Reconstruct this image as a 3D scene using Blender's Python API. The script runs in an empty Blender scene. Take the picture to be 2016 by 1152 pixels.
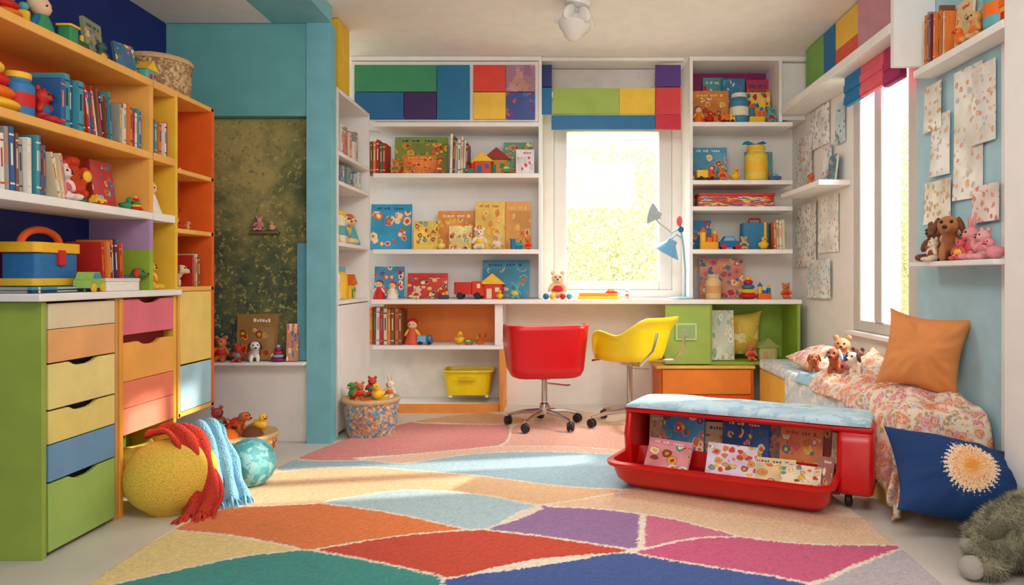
import bpy, bmesh, math, random
import numpy as np
from mathutils import Vector, Matrix, Euler
random.seed(7)
SC = bpy.context.scene
C = SC.collection
PI = math.pi
F = 1400.; CX = 1110.; CY = 545.; H = .893
def xb(px, Y): return (px-CX)*Y/F
def zb(py, Y): return H-(py-CY)*Y/F
def sst(a, b, x): x = max(0, min(1, (x-a)/(b-a))); return x*x*(3-2*x)

# ------------------------------------------------------------------ materials
MC = {}
def lin(c): return tuple((v/255.)**2.2 for v in c)+(1.,)
def nt(name):
    m = bpy.data.materials.new(name); m.use_nodes = True
    t = m.node_tree; return m, t, t.nodes['Principled BSDF']
def mat(c, rough=.55, metal=0., noise=.05, scale=9., bump=0., bscale=150., name=None, trans=0.):
    key = (c, rough, metal, noise, scale, bump, bscale, trans)
    if key in MC: return MC[key]
    m, t, b = nt(name or 'paint_%d_%d_%d' % c)
    col = lin(c)
    b.inputs['Roughness'].default_value = rough; b.inputs['Metallic'].default_value = metal
    tc = t.nodes.new('ShaderNodeTexCoord')
    n = t.nodes.new('ShaderNodeTexNoise'); n.inputs['Scale'].default_value = scale; n.inputs['Detail'].default_value = 4
    t.links.new(tc.outputs['Object'], n.inputs['Vector'])
    r = t.nodes.new('ShaderNodeValToRGB'); e = r.color_ramp.elements
    e[0].position = .3; e[1].position = .7
    e[0].color = tuple(v*(1-noise*2) for v in col[:3])+(1,); e[1].color = tuple(min(1, v*(1+noise)) for v in col[:3])+(1,)
    t.links.new(n.outputs['Fac'], r.inputs['Fac']); t.links.new(r.outputs['Color'], b.inputs['Base Color'])
    if trans: b.inputs['Transmission Weight'].default_value = trans
    if bump:
        n2 = t.nodes.new('ShaderNodeTexNoise'); n2.inputs['Scale'].default_value = bscale
        t.links.new(tc.outputs['Object'], n2.inputs['Vector'])
        bp = t.nodes.new('ShaderNodeBump'); bp.inputs['Strength'].default_value = bump; bp.inputs['Distance'].default_value = .01
        t.links.new(n2.outputs['Fac'], bp.inputs['Height']); t.links.new(bp.outputs['Normal'], b.inputs['Normal'])
    MC[key] = m; return m
def art(bg, pal, scale=10., cover=.5, rough=.5, dist=.1, nsc=5., spots=0.):
    k = ('art', bg, tuple(pal), scale, cover, dist, nsc, spots)
    if k in MC: return MC[k]
    m, t, b = nt('printed_art'); N = t.nodes.new; L = t.links.new
    b.inputs['Roughness'].default_value = rough
    tc = N('ShaderNodeTexCoord'); oi = N('ShaderNodeObjectInfo')
    mu = N('ShaderNodeMath'); mu.operation = 'MULTIPLY'; mu.inputs[1].default_value = 40.
    L(oi.outputs['Random'], mu.inputs[0])
    ad = N('ShaderNodeVectorMath'); ad.operation = 'ADD'; L(tc.outputs['Object'], ad.inputs[0]); L(mu.outputs[0], ad.inputs[1])
    dn = N('ShaderNodeTexNoise'); dn.inputs['Scale'].default_value = scale*1.2; L(ad.outputs[0], dn.inputs['Vector'])
    sc = N('ShaderNodeVectorMath'); sc.operation = 'SCALE'; sc.inputs['Scale'].default_value = dist; L(dn.outputs['Color'], sc.inputs[0])
    a2 = N('ShaderNodeVectorMath'); a2.operation = 'ADD'; L(ad.outputs[0], a2.inputs[0]); L(sc.outputs[0], a2.inputs[1])
    v = N('ShaderNodeTexVoronoi'); v.inputs['Scale'].default_value = scale; L(a2.outputs[0], v.inputs['Vector'])
    se = N('ShaderNodeSeparateColor'); L(v.outputs['Color'], se.inputs['Color'])
    r = N('ShaderNodeValToRGB'); r.color_ramp.interpolation = 'CONSTANT'
    els = r.color_ramp.elements
    els[0].color = lin(pal[0]); els[0].position = 0
    els[1].color = lin(pal[1]); els[1].position = 1./len(pal)
    for i in range(2, len(pal)):
        e = els.new(i/len(pal)); e.color = lin(pal[i])
    L(se.outputs['Red'], r.inputs['Fac'])
    mk = N('ShaderNodeTexNoise'); mk.inputs['Scale'].default_value = nsc; mk.inputs['Detail'].default_value = 3; L(ad.outputs[0], mk.inputs['Vector'])
    ml = N('ShaderNodeMath'); ml.operation = 'MULTIPLY'; ml.inputs[1].default_value = .5; L(se.outputs['Green'], ml.inputs[0])
    m2 = N('ShaderNodeMath'); m2.operation = 'ADD'; L(ml.outputs[0], m2.inputs[0]); L(mk.outputs['Fac'], m2.inputs[1])
    gt = N('ShaderNodeMath'); gt.operation = 'GREATER_THAN'; gt.inputs[1].default_value = 1.-cover*.5; L(m2.outputs[0], gt.inputs[0])
    fac = gt.outputs[0]
    wn = N('ShaderNodeTexNoise'); wn.inputs['Scale'].default_value = nsc*.7; L(ad.outputs[0], wn.inputs['Vector'])
    wr = N('ShaderNodeValToRGB'); e = wr.color_ramp.elements; e[0].position = .35; e[1].position = .65; cl = lin(bg)
    e[0].color = tuple(x*.78 for x in cl[:3])+(1,); e[1].color = tuple(min(1, x*1.15+.02) for x in cl[:3])+(1,); L(wn.outputs['Fac'], wr.inputs[0])
    if spots:
        lt = N('ShaderNodeMath'); lt.operation = 'LESS_THAN'; lt.inputs[1].default_value = spots; L(v.outputs['Distance'], lt.inputs[0])
        mm_ = N('ShaderNodeMath'); mm_.operation = 'MULTIPLY'; L(lt.outputs[0], mm_.inputs[0]); L(gt.outputs[0], mm_.inputs[1]); fac = mm_.outputs[0]
        # rings inside each figure : the core reads another colour of the palette
        mxx = N('ShaderNodeMath'); mxx.operation = 'SNAP'; mxx.inputs[1].default_value = spots*.45; L(v.outputs['Distance'], mxx.inputs[0]); m4 = N('ShaderNodeMath'); m4.operation = 'MULTIPLY_ADD'; m4.inputs[1].default_value = 1.6; L(mxx.outputs[0], m4.inputs[0]); L(se.outputs['Red'], m4.inputs[2]); fr = N('ShaderNodeMath'); fr.operation = 'FRACT'; L(m4.outputs[0], fr.inputs[0]); L(fr.outputs[0], r.inputs['Fac'])
    mx = N('ShaderNodeMix'); mx.data_type = 'RGBA'
    L(fac, mx.inputs[0]); L(wr.outputs['Color'], mx.inputs[6]); L(r.outputs['Color'], mx.inputs[7]); L(mx.outputs[2], b.inputs['Base Color'])
    MC[k] = m; return m
def knit(c, scale=60., strength=.8):
    k = ('knit', c, scale)
    if k in MC: return MC[k]
    m, t, b = nt('knit_wool'); N = t.nodes.new; L = t.links.new
    b.inputs['Roughness'].default_value = .95
    tc = N('ShaderNodeTexCoord'); v = N('ShaderNodeTexVoronoi'); v.inputs['Scale'].default_value = scale; L(tc.outputs['Object'], v.inputs['Vector'])
    r = N('ShaderNodeValToRGB'); e = r.color_ramp.elements; cl = lin(c)
    e[0].color = cl; e[1].color = tuple(x*.7 for x in cl[:3])+(1,); e[0].position = .3; e[1].position = 1.
    L(v.outputs['Distance'], r.inputs['Fac']); L(r.outputs['Color'], b.inputs['Base Color'])
    bp = N('ShaderNodeBump'); bp.invert = True; bp.inputs['Strength'].default_value = strength*.7; bp.inputs['Distance'].default_value = .006
    L(v.outputs['Distance'], bp.inputs['Height']); L(bp.outputs['Normal'], b.inputs['Normal'])
    MC[k] = m; return m

WHITE = (243, 240, 235); CREAM = (236, 222, 200)
RED = (205, 30, 25); ORG = (235, 110, 30); YEL = (245, 192, 50); LIME = (150, 180, 60); GRN = (60, 145, 95)
BLU = (25, 110, 160); NAVY = (30, 45, 115); PUR = (85, 50, 120); TEAL = (95, 170, 175); PINK = (225, 95, 110); MAG = (150, 35, 95)
CORAL = (240, 130, 95); SKY = (120, 175, 205); BRN = (130, 75, 45); TAN = (215, 160, 100)
PAL = [RED, ORG, YEL, BLU, (240, 225, 200), (60, 140, 150), PINK]
PALW = [RED, ORG, YEL, (225, 150, 60), (250, 235, 200), BRN, (70, 150, 160)]
chrome = mat((205, 203, 200), .18, 1.)
black = mat((28, 26, 26), .5)
white = mat(WHITE, .5, noise=.02)
pagem = mat((240, 230, 210), .8)
dark = mat((45, 28, 22), .8)

# ------------------------------------------------------------------ mesh builder
def euler_m(rot): return Euler(rot).to_matrix().to_4x4() if rot else Matrix()
class MB:
    def __init__(s): s.v = []; s.f = []; s.m = []
    def add(s, vs, fs, m=0):
        o = len(s.v); s.v += [tuple(v) for v in vs]; s.f += [tuple(i+o for i in f) for f in fs]; s.m += [m]*len(fs); return s
    def box(s, c, sz, m=0, rot=None):
        M = Matrix.Translation(c) @ euler_m(rot); x, y, z = [q/2 for q in sz]
        vs = [M @ Vector(p) for p in ((-x,-y,-z),(x,-y,-z),(x,y,-z),(-x,y,-z),(-x,-y,z),(x,-y,z),(x,y,z),(-x,y,z))]
        return s.add(vs, ((0,3,2,1),(4,5,6,7),(0,1,5,4),(1,2,6,5),(2,3,7,6),(3,0,4,7)), m)
    def b2(s, x0, x1, y0, y1, z0, z1, m=0):
        return s.box(((x0+x1)/2, (y0+y1)/2, (z0+z1)/2), (abs(x1-x0), abs(y1-y0), abs(z1-z0)), m)
    def lathe(s, prof, c=(0,0,0), n=24, m=0, rot=None, sx=1, sy=1):
        M = Matrix.Translation(c) @ euler_m(rot); vs = []; fs = []
        for r, z in prof:
            for i in range(n):
                a = 2*PI*i/n; vs.append(M @ Vector((r*math.cos(a)*sx, r*math.sin(a)*sy, z)))
        for j in range(len(prof)-1):
            for i in range(n):
                k = (i+1) % n; fs.append((j*n+i, j*n+k, (j+1)*n+k, (j+1)*n+i))
        if prof[0][0] > 1e-5: fs.append(tuple(range(n))[::-1])
        if prof[-1][0] > 1e-5: fs.append(tuple((len(prof)-1)*n+i for i in range(n)))
        return s.add(vs, fs, m)
    def ball(s, c, r, m=0, n=16, rot=None):
        if not isinstance(r, tuple): r = (r, r, r)
        M = Matrix.Translation(c) @ euler_m(rot); h = n//2; vs = [M @ Vector((0,0,-r[2]))]; fs = []
        for j in range(1, h):
            p = -PI/2+PI*j/h
            for i in range(n):
                a = 2*PI*i/n; vs.append(M @ Vector((r[0]*math.cos(p)*math.cos(a), r[1]*math.cos(p)*math.sin(a), r[2]*math.sin(p))))
        vs.append(M @ Vector((0,0,r[2]))); T = len(vs)-1
        for i in range(n):
            k = (i+1) % n; fs.append((0, 1+k, 1+i)); fs.append((T, 1+(h-2)*n+i, 1+(h-2)*n+k))
            for j in range(h-2): fs.append((1+j*n+i, 1+j*n+k, 1+(j+1)*n+k, 1+(j+1)*n+i))
        return s.add(vs, fs, m)
    def tube(s, pts, r, n=8, m=0):
        pts = [Vector(p) for p in pts]; rs = r if isinstance(r, (list, tuple)) else [r]*len(pts); vs = []; fs = []
        up = None
        for i, p in enumerate(pts):
            d = (pts[min(i+1, len(pts)-1)]-pts[max(i-1, 0)]).normalized()
            if up is None: up = Vector((0,0,1)) if abs(d.z) < .9 else Vector((1,0,0))
            a = d.cross(up).normalized(); up = a.cross(d).normalized()
            for k in range(n):
                t = 2*PI*k/n; vs.append(p+(a*math.cos(t)+up*math.sin(t))*rs[i])
        for j in range(len(pts)-1):
            for i in range(n):
                k = (i+1) % n; fs.append((j*n+i, j*n+k, (j+1)*n+k, (j+1)*n+i))
        fs.append(tuple(range(n))[::-1]); fs.append(tuple((len(pts)-1)*n+i for i in range(n)))
        return s.add(vs, fs, m)
    def prism(s, poly, y0, y1, m=0, axis='Y'):
        n = len(poly)
        def q(a, b, y): return (a, y, b) if axis == 'Y' else ((y, a, b) if axis == 'X' else (a, b, y))
        vs = [q(a, b, y0) for a, b in poly]+[q(a, b, y1) for a, b in poly]
        fs = [tuple(range(n)), tuple(range(2*n-1, n-1, -1))]+[(i, i+n, (i+1) % n+n, (i+1) % n) for i in range(n)]
        return s.add(vs, fs, m)
    def loops(s, L, m=0, cap0=True, cap1=True):
        n = len(L[0]); vs = [p for l in L for p in l]; fs = []
        for j in range(len(L)-1):
            for i in range(n):
                k = (i+1) % n; fs.append((j*n+i, j*n+k, (j+1)*n+k, (j+1)*n+i))
        if cap0: fs.append(tuple(range(n))[::-1])
        if cap1: fs.append(tuple((len(L)-1)*n+i for i in range(n)))
        return s.add(vs, fs, m)
    def mesh(s, name='mesh', smooth=35):
        me = bpy.data.meshes.new(name); me.from_pydata(s.v, [], s.f)
        me.polygons.foreach_set('material_index', s.m)
        bm = bmesh.new(); bm.from_mesh(me); bmesh.ops.recalc_face_normals(bm, faces=bm.faces); bm.to_mesh(me); bm.free()
        if smooth:
            me.polygons.foreach_set('use_smooth', [True]*len(me.polygons)); me.set_sharp_from_angle(angle=math.radians(smooth))
        return me
    def build(s, name, mats, parent=None, loc=(0,0,0), rot=(0,0,0), bevel=0, seg=2, sub=0, solid=0, smooth=35):
        me = s.mesh(name, smooth)
        for m in (mats if isinstance(mats, (list, tuple)) else [mats]): me.materials.append(m)
        o = bpy.data.objects.new(name, me); C.objects.link(o); o.location = loc; o.rotation_euler = rot
        if parent: o.parent = parent
        if solid:
            d = o.modifiers.new('s', 'SOLIDIFY'); d.thickness = solid; d.offset = 0
        if bevel:
            d = o.modifiers.new('b', 'BEVEL'); d.width = bevel; d.segments = seg; d.limit_method = 'ANGLE'
        if sub:
            d = o.modifiers.new('u', 'SUBSURF'); d.levels = sub; d.render_levels = sub
        return o
def rrect(w, d, z, r=.02, n=4, cx=0, cy=0):
    out = []
    for qx, qy, a0 in ((1,1,0),(-1,1,90),(-1,-1,180),(1,-1,270)):
        for i in range(n+1):
            a = math.radians(a0+90*i/n); out.append((cx+qx*(w/2-r)+r*math.cos(a), cy+qy*(d/2-r)+r*math.sin(a), z))
    return out
def thing(name, label, cat, loc=(0,0,0), rz=0, group=None):
    o = bpy.data.objects.new(name, None); C.objects.link(o); o.empty_display_size = .05
    o.location = loc; o.rotation_euler = (0, 0, rz); o['label'] = label; o['category'] = cat
    if group: o['group'] = group
    return o
def tag(o, label, cat, group=None):
    o['label'] = label; o['category'] = cat
    if group: o['group'] = group
    return o
def struct(o): o['kind'] = 'structure'; return o
PC = {}
def U(key, fn, slots=1):
    if key not in PC:
        me = fn()
        while len(me.materials) < slots: me.materials.append(None)
        PC[key] = me
    return PC[key]
def put(name, me, mats, parent=None, loc=(0,0,0), rot=(0,0,0), sc=(1,1,1)):
    o = bpy.data.objects.new(name, me); C.objects.link(o)
    if not isinstance(mats, (list, tuple)): mats = [mats]
    for i, m in enumerate(mats):
        o.material_slots[i].link = 'OBJECT'; o.material_slots[i].material = m
    o.location = loc; o.rotation_euler = rot; o.scale = sc if isinstance(sc, (tuple, list)) else (sc, sc, sc)
    if parent: o.parent = parent
    return o
def blob(els, vox=.035):
    b = MB()
    for e in els: b.ball(e[:3], tuple(e[3:6]), 0, 16, e[6] if len(e) > 6 else None)
    me = b.mesh('blob', 0); o = bpy.data.objects.new('tmp', me); C.objects.link(o)
    r = o.modifiers.new('r', 'REMESH'); r.mode = 'VOXEL'; r.voxel_size = vox
    s = o.modifiers.new('s', 'SMOOTH'); s.iterations = 4; s.factor = .6
    dg = bpy.context.evaluated_depsgraph_get(); ev = o.evaluated_get(dg)
    m2 = bpy.data.meshes.new_from_object(ev); bpy.data.objects.remove(o)
    m2.polygons.foreach_set('use_smooth', [True]*len(m2.polygons)); m2.materials.clear()
    return m2
def ub(): return U('ball', lambda: MB().ball((0,0,0), 1., 0, 20).mesh('ball', 180))
def ucyl(): return U('cyl', lambda: MB().lathe([(0,-.5),(.9,-.5),(1,-.4),(1,.4),(.9,.5),(0,.5)], n=20).mesh('cyl'))
def ubox():
    def f():
        b = MB(); b.loops([rrect(.94,.94,0,.12), rrect(1,1,.04,.14), rrect(1,1,.96,.14), rrect(.94,.94,1,.12)]); return b.mesh('rb')
    return U('rbox', f)

# ------------------------------------------------------------------ books
def f_cover():
    b = MB(); b.b2(-.5,-.4,-.5,.5,0,1); b.b2(.4,.5,-.5,.5,0,1); b.b2(-.44,.44,-.5,-.43,0,1)
    b.b2(-.42,.42,-.506,-.5,.1,.13,1); b.b2(-.42,.42,-.506,-.5,.86,.89,1); b.b2(-.16,.16,-.506,-.5,.4,.74,1); return b.mesh('book_cover', 0)
def f_pages():
    return MB().b2(-.39,.39,-.42,.46,.03,.97).mesh('pages', 0)
def f_pic(k):
    def g():
        b = MB(); b.b2(-.5,.5,-.5,-.36,0,1); b.b2(-.5,.5,.36,.5,0,1); b.b2(-.5,-.48,-.4,.4,0,1)
        rnd = random.Random(k*7+1)
        if k == 0: b.b2(-.49,.49,-.53,-.505,.01,.84,1); z = .88; hh = .05
        elif k == 1: b.b2(-.49,.49,-.53,-.505,.01,.80,1); z = .84; hh = .06
        elif k == 2: b.b2(-.42,.42,-.53,-.505,.08,.70,1); z = .82; hh = .07
        elif k == 3: b.b2(-.49,.49,-.53,-.505,.20,.99,1); z = .08; hh = .05
        else: b.b2(-.49,.49,-.53,-.505,.01,.99,1); return b.mesh('pic', 0)
        x = -.36
        while x < .30:
            w = rnd.uniform(.03,.07)
            if rnd.random() > .2: b.b2(x, x+w, -.545,-.51, z+rnd.uniform(-.008,.008), z+hh*rnd.uniform(.7,1.1), 2)
            x += w+.022
        return b.mesh('pic', 0)
    return g
def f_ppages(): return MB().b2(-.46,.48,-.35,.35,.015,.985).mesh('pp', 0)
ORD = ['first','second','third','fourth','fifth','sixth','seventh','eighth','ninth','tenth','eleventh','twelfth','thirteenth','fourteenth','fifteenth','sixteenth','seventeenth','eighteenth','nineteenth','twentieth','twenty-first','twenty-second','twenty-third','twenty-fourth']
CN = {'red': (190,45,40), 'blue': (40,95,155), 'white': (238,230,218), 'orange': (228,125,55), 'navy': (35,50,90), 'yellow': (235,190,80), 'green': (80,135,90), 'brown': (130,80,60), 'teal': (70,150,165), 'pink': (225,140,140), 'cream': (228,210,172), 'maroon': (130,42,50), 'grey': (160,155,150)}
def fwd(base, rz, u, w, z=0):
    c, s = math.cos(rz), math.sin(rz); return (base[0]+c*u-s*w, base[1]+s*u+c*w, base[2]+z)
def row(base, rz, length, hr, dep, cols, place, tr=(.012,.024), lean=.0, inset=.01):
    u = 0; i = 0; g = 'books '+place; last = None
    while i < 24:
        t = random.uniform(*tr)
        if u+t > length: break
        h = random.uniform(*hr); cn = random.choice([c for c in cols if c != last]); last = cn; c = CN[cn]
        ln = lean*random.uniform(.5, 1.2) if lean else random.uniform(-.012,.012)
        e = abs(t/2*math.sin(ln)); lc = random.choice([CN['cream'], CN['yellow'], CN['red'], CN['navy'], CN['orange'], CN['white'], CN['teal']])
        o = put('book', U('cover', f_cover, 2), [mat(c, .45), mat(lc, .4)], None, fwd(base, rz, u+t/2, inset+dep/2+random.uniform(-.008,.012), e+.001), (0, ln, rz), (t*.96, dep, h))
        tag(o, '%s book, %s from left %s' % (cn, ORD[i], place), 'book', g); put('pages', U('pages', f_pages), pagem, o)
        u += t*1.0+.0015; i += 1
pk = [0]
def pic(x, y, z, w, h, rz, tilt, bg, label, pal=PAL, t=.014, cover=.7, tcol=None, sc=None, cat='book', name='picture_book', roll=0., v=None):
    pk[0] += 1; k = v if v is not None else (pk[0]*3) % 5
    sc = sc or (4.2, 5.5, 6.5, 4.8, 5)[pk[0] % 5]
    tc_ = tcol or ((250,238,210),(190,45,40),(40,70,120),(250,215,110))[pk[0] % 4]
    m = [mat(bg, .4), art(bg, pal, sc, cover, nsc=2.2, dist=.10, spots=.5), mat(tc_, .5)]
    o = put(name, U('pic%d' % k, f_pic(k), 3), m[:] , None, (x, y, z+.003+abs(roll)*w/2), (-tilt, roll, rz), (w, t, h))
    tag(o, label, cat); put('pages', U('ppages', f_ppages), pagem, o); return o

# ------------------------------------------------------------------ toys
BEAR = [(0,0,.3,.24,.2,.3),(0,-.03,.72,.23,.21,.2),(0,-.2,.67,.1,.1,.08),(-.25,-.1,.4,.08,.1,.19,(0,.5,0)),(.25,-.1,.4,.08,.1,.19,(0,-.5,0)),(-.16,-.28,.1,.1,.22,.1),(.16,-.28,.1,.1,.22,.1)]
DOG = [(0,.05,.34,.2,.34,.19),(0,-.35,.62,.19,.2,.18),(0,-.54,.56,.1,.15,.09),(0,-.24,.46,.13,.14,.18),(-.12,-.2,.14,.075,.08,.17),(.12,-.2,.14,.075,.08,.17),(-.12,.28,.14,.08,.09,.17),(.12,.28,.14,.08,.09,.17),(0,.44,.44,.04,.12,.05,(.6,0,0))]
DUCK = [(0,.05,.3,.3,.4,.28),(0,-.2,.68,.2,.21,.2),(0,.42,.42,.12,.16,.1),(-.27,.08,.34,.07,.22,.14),(.27,.08,.34,.07,.22,.14)]
def toy(kind, x, y, z, s, rz, cols, label, cat=None, group=None):
    m = [mat(c, .6) for c in cols]
    while len(m) < 3: m.append(m[-1])
    names = {'bear': 'plush_bear','bunny': 'plush_bunny','dog': 'plush_dog','duck': 'toy_duck','car': 'toy_car','truck': 'toy_truck','house': 'toy_house','stacker': 'stacking_toy','doll': 'toy_doll','train': 'toy_train','jar': 'storage_jar','pompom': 'plush_flower','blocks': 'toy_castle'}
    r = thing(names[kind], label, cat or {'bear':'plush toy','bunny':'plush toy','dog':'plush toy','duck':'toy','jar':'jar','pompom':'plush toy'}.get(kind, 'toy'), (x, y, z), rz, group)
    r.scale = (s, s, s); P = lambda n, me, mt, loc=(0,0,0), sc=1, rot=(0,0,0): put(n, me, mt, r, loc, rot, sc)
    if kind in ('bear','bunny'):
        P('body', U('bear', lambda: blob(BEAR)), m[0])
        for sgn in (-1, 1):
            if kind == 'bear': P('ear', ub(), m[0], (sgn*.17,0,.91), (.08,.05,.08))
            else: P('ear', ub(), m[0], (sgn*.1,0,1.05), (.06,.04,.2), (0,sgn*.2,0))
            P('eye', ub(), black, (sgn*.085,-.225,.77), .028)
        P('nose', ub(), black, (0,-.3,.69), (.04,.03,.028))
        P('shirt', ub(), m[1], (0,0,.34), (.262,.222,.19))
    elif kind == 'dog':
        P('body', U('dog', lambda: blob(DOG)), m[0])
        for sgn in (-1, 1):
            P('ear', ub(), m[1], (sgn*.2,-.33,.62), (.05,.09,.16), (0,-sgn*.3,0)); P('eye', ub(), black, (sgn*.08,-.53,.68), .03)
        P('nose', ub(), black, (0,-.69,.58), (.045,.035,.035)); P('coat', ub(), m[2], (0,.06,.4), (.215,.22,.16))
    elif kind == 'duck':
        P('body', U('duck', lambda: blob(DUCK)), m[0]); P('beak', ub(), m[1], (0,-.42,.64), (.1,.12,.04))
        for sgn in (-1, 1): P('eye', ub(), black, (sgn*.1,-.37,.74), .03)
    elif kind in ('car','truck'):
        if kind == 'car':
            P('body', U('carb', lambda: MB().prism([(-.5,.12),(.5,.12),(.5,.3),(.44,.36),(.25,.38),(.12,.58),(-.25,.58),(-.38,.38),(-.5,.34)], -.22, .22).mesh('c')), m[0])
            P('window', U('carw', lambda: MB().prism([(.2,.39),(.1,.55),(-.23,.55),(-.33,.39)], -.225, .225).mesh('c')), m[1])
        else:
            P('cab', U('cab', lambda: MB().prism([(.12,.12),(.5,.12),(.5,.35),(.38,.62),(.12,.62)], -.22, .22).mesh('c')), m[0])
            P('cargo_bed', ubox(), m[1], (-.2,0,.17), (.62,.46,.42)); P('window', ubox(), m[2], (.34,0,.38), (.14,.46,.16))
        for a in (-.3, .3):
            for b in (-.23, .23): P('wheel', ucyl(), black if kind == 'truck' else m[2], (a,b,.12), (.12,.12,.08), (PI/2,0,0))
    elif kind == 'train':
        P('cab', ubox(), m[0], (-.28,0,.14), (.36,.4,.6)); P('boiler', ucyl(), m[1], (.15,0,.34), (.18,.18,.56), (0,PI/2,0))
        P('chimney', ucyl(), m[2], (.3,0,.58), (.06,.06,.22)); P('roof', ubox(), m[2], (-.28,0,.72), (.46,.48,.07)); P('chassis', ubox(), m[2], (0,0,.1), (.9,.36,.08))
        for a in (-.3, .05, .32):
            for b in (-.2, .2): P('wheel', ucyl(), m[0], (a,b,.11), (.11,.11,.06), (PI/2,0,0))
    elif kind == 'house':
        P('wall', ubox(), m[0], (0,0,0), (.8,.5,.6))
        P('roof', U('roof', lambda: MB().prism([(-.5,.58),(.5,.58),(0,1.0)], -.3, .3).mesh('r')), m[1])
        P('door', ubox(), m[2], (-.12,-.25,.02), (.2,.03,.38)); P('window', ubox(), m[2], (.2,-.25,.28), (.17,.03,.17))
    elif kind == 'blocks':
        P('base_block', ubox(), m[0], (0,0,0), (.8,.4,.34)); P('tower', ucyl(), m[1], (-.26,0,.56), (.14,.14,.45)); P('tower', ucyl(), m[2], (.26,0,.5), (.13,.13,.32))
        P('cone_roof', U('cone', lambda: MB().lathe([(1,0),(0,1)], n=16).mesh('c')), m[2], (-.26,0,.78), (.18,.18,.24)); P('arch_block', ubox(), m[2], (0,0,.34), (.24,.36,.2))
        P('ball', ub(), m[1], (.26,0,.76), .1)
    elif kind == 'stacker':
        for i in range(4): P('ring', ub(), [m[0],m[1],m[2],m[0]][i], (0,0,.14+i*.2), (.42-i*.07,.42-i*.07,.13))
        P('ball', ub(), m[1], (0,0,.9), .12)
    elif kind == 'doll':
        P('dress', U('dress', lambda: MB().lathe([(0,0),(.3,.0),(.32,.05),(.2,.4),(.13,.6),(0,.64)], n=18).mesh('d')), m[0])
        P('head', ub(), mat((240,195,160)), (0,0,.76), .19); P('hair', ub(), m[1], (0,.04,.81), (.21,.2,.19))
        for sgn in (-1, 1):
            P('arm', ub(), m[2], (sgn*.2,-.04,.45), (.06,.06,.18), (0,-sgn*.6,0)); P('eye', ub(), black, (sgn*.07,-.175,.77), .022)
    elif kind == 'jar':
        P('body', U('jar', lambda: MB().lathe([(0,0),(.26,0),(.3,.05),(.3,.7),(.22,.8),(.22,.84),(0,.84)], n=20).mesh('j')), m[0]); P('lid', ucyl(), m[1], (0,0,.9), (.24,.24,.14)); P('label_band', ucyl(), m[2], (0,0,.38), (.305,.305,.34))
    elif kind == 'pompom':
        def fp():
            rnd = random.Random(3); E = [(0,0,.45,.3,.28,.36)]
            for i in range(40):
                a = rnd.uniform(0, 6.28); p = rnd.uniform(-.9, 1.4); E.append((.35*math.cos(a)*math.cos(p), .32*math.sin(a)*math.cos(p), .48+.42*math.sin(p), .085, .085, .085))
            return blob(E, .025)
        P('body', U('pompom', fp), knit(cols[0], 30)); P('flower_center', ub(), m[1], (0,-.36,.55), (.12,.06,.12))
        P('leaf', ub(), m[2], (.3,-.1,.08), (.2,.12,.05))
    return r

# ------------------------------------------------------------------ room shell
wallw = mat((243, 237, 228), .8, noise=.02, bump=.05); tealw = mat((105, 176, 176), .75, noise=.04); bluew = mat((172, 210, 220), .8, noise=.04)
navyw = mat((24, 42, 115), .7)
struct(MB().b2(-2.4, 1.9, -1.2, 5.2, -.06, 0).build('floor', mat((216, 208, 196), .33, noise=.05, scale=2.5)))
b = MB(); b.b2(-1.24, 1.9, -1.2, 5.2, 2.34, 2.42); b.b2(-2.4, -1.24, 3.82, 5.2, 2.34, 2.42); struct(b.build('ceiling', mat((244, 240, 235), .85, noise=.02)))
struct(MB().b2(-2.4, -1.56, -1.2, 3.80, 2.25, 2.42).build('ceiling_lowered', mat((240, 235, 228), .85, noise=.02)))
struct(MB().b2(-1.56, -1.24, -1.2, 3.80, 2.25, 2.42).build('trim_1', mat((125, 188, 198), .7)))
struct(MB().b2(-2.3, -2.13, -1.2, 4.1, 0, 2.25).build('wall_left', navyw))
WX0, WX1, WZ0, WZ1 = -.07, .76, .80, 2.0
b = MB(); b.b2(-1.6, WX0, 4.98, 5.14, 0, 2.34); b.b2(WX1, 1.75, 4.98, 5.14, 0, 2.34); b.b2(WX0, WX1, 4.98, 5.14, 0, WZ0); b.b2(WX0, WX1, 4.98, 5.14, WZ1, 2.34)
struct(b.build('wall_back', wallw))
b = MB(); RY0, RY1, RZ0, RZ1 = 3.22, 3.93, .60, 2.05
b.b2(1.6, 1.75, -1.2, 2.6, 0, 2.34); b.b2(1.6, 1.75, 2.6, RY0, 0, 2.34, 1); b.b2(1.6, 1.75, RY1, 4.98, 0, 2.34); b.b2(1.6, 1.75, RY0, RY1, 0, RZ0); b.b2(1.6, 1.75, RY0, RY1, RZ1, 2.34)
struct(b.build('wall_right', [wallw, bluew]))
struct(MB().b2(1.50, 1.6, 2.28, 2.42, 0, 2.34).build('trim_2', white))
b = MB(); b.b2(-2.13, -1.375, 3.884, 3.95, 0, 2.34, 1); b.b2(-2.13, -1.36, 3.81, 3.88, 1.755, 2.34, 0)
struct(b.build('wall_alcove', [tealw, wallw]))
struct(MB().b2(-1.375, -1.245, 3.80, 3.885, 0, 2.25).build('trim_3', mat((120, 186, 198), .6)))

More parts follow.
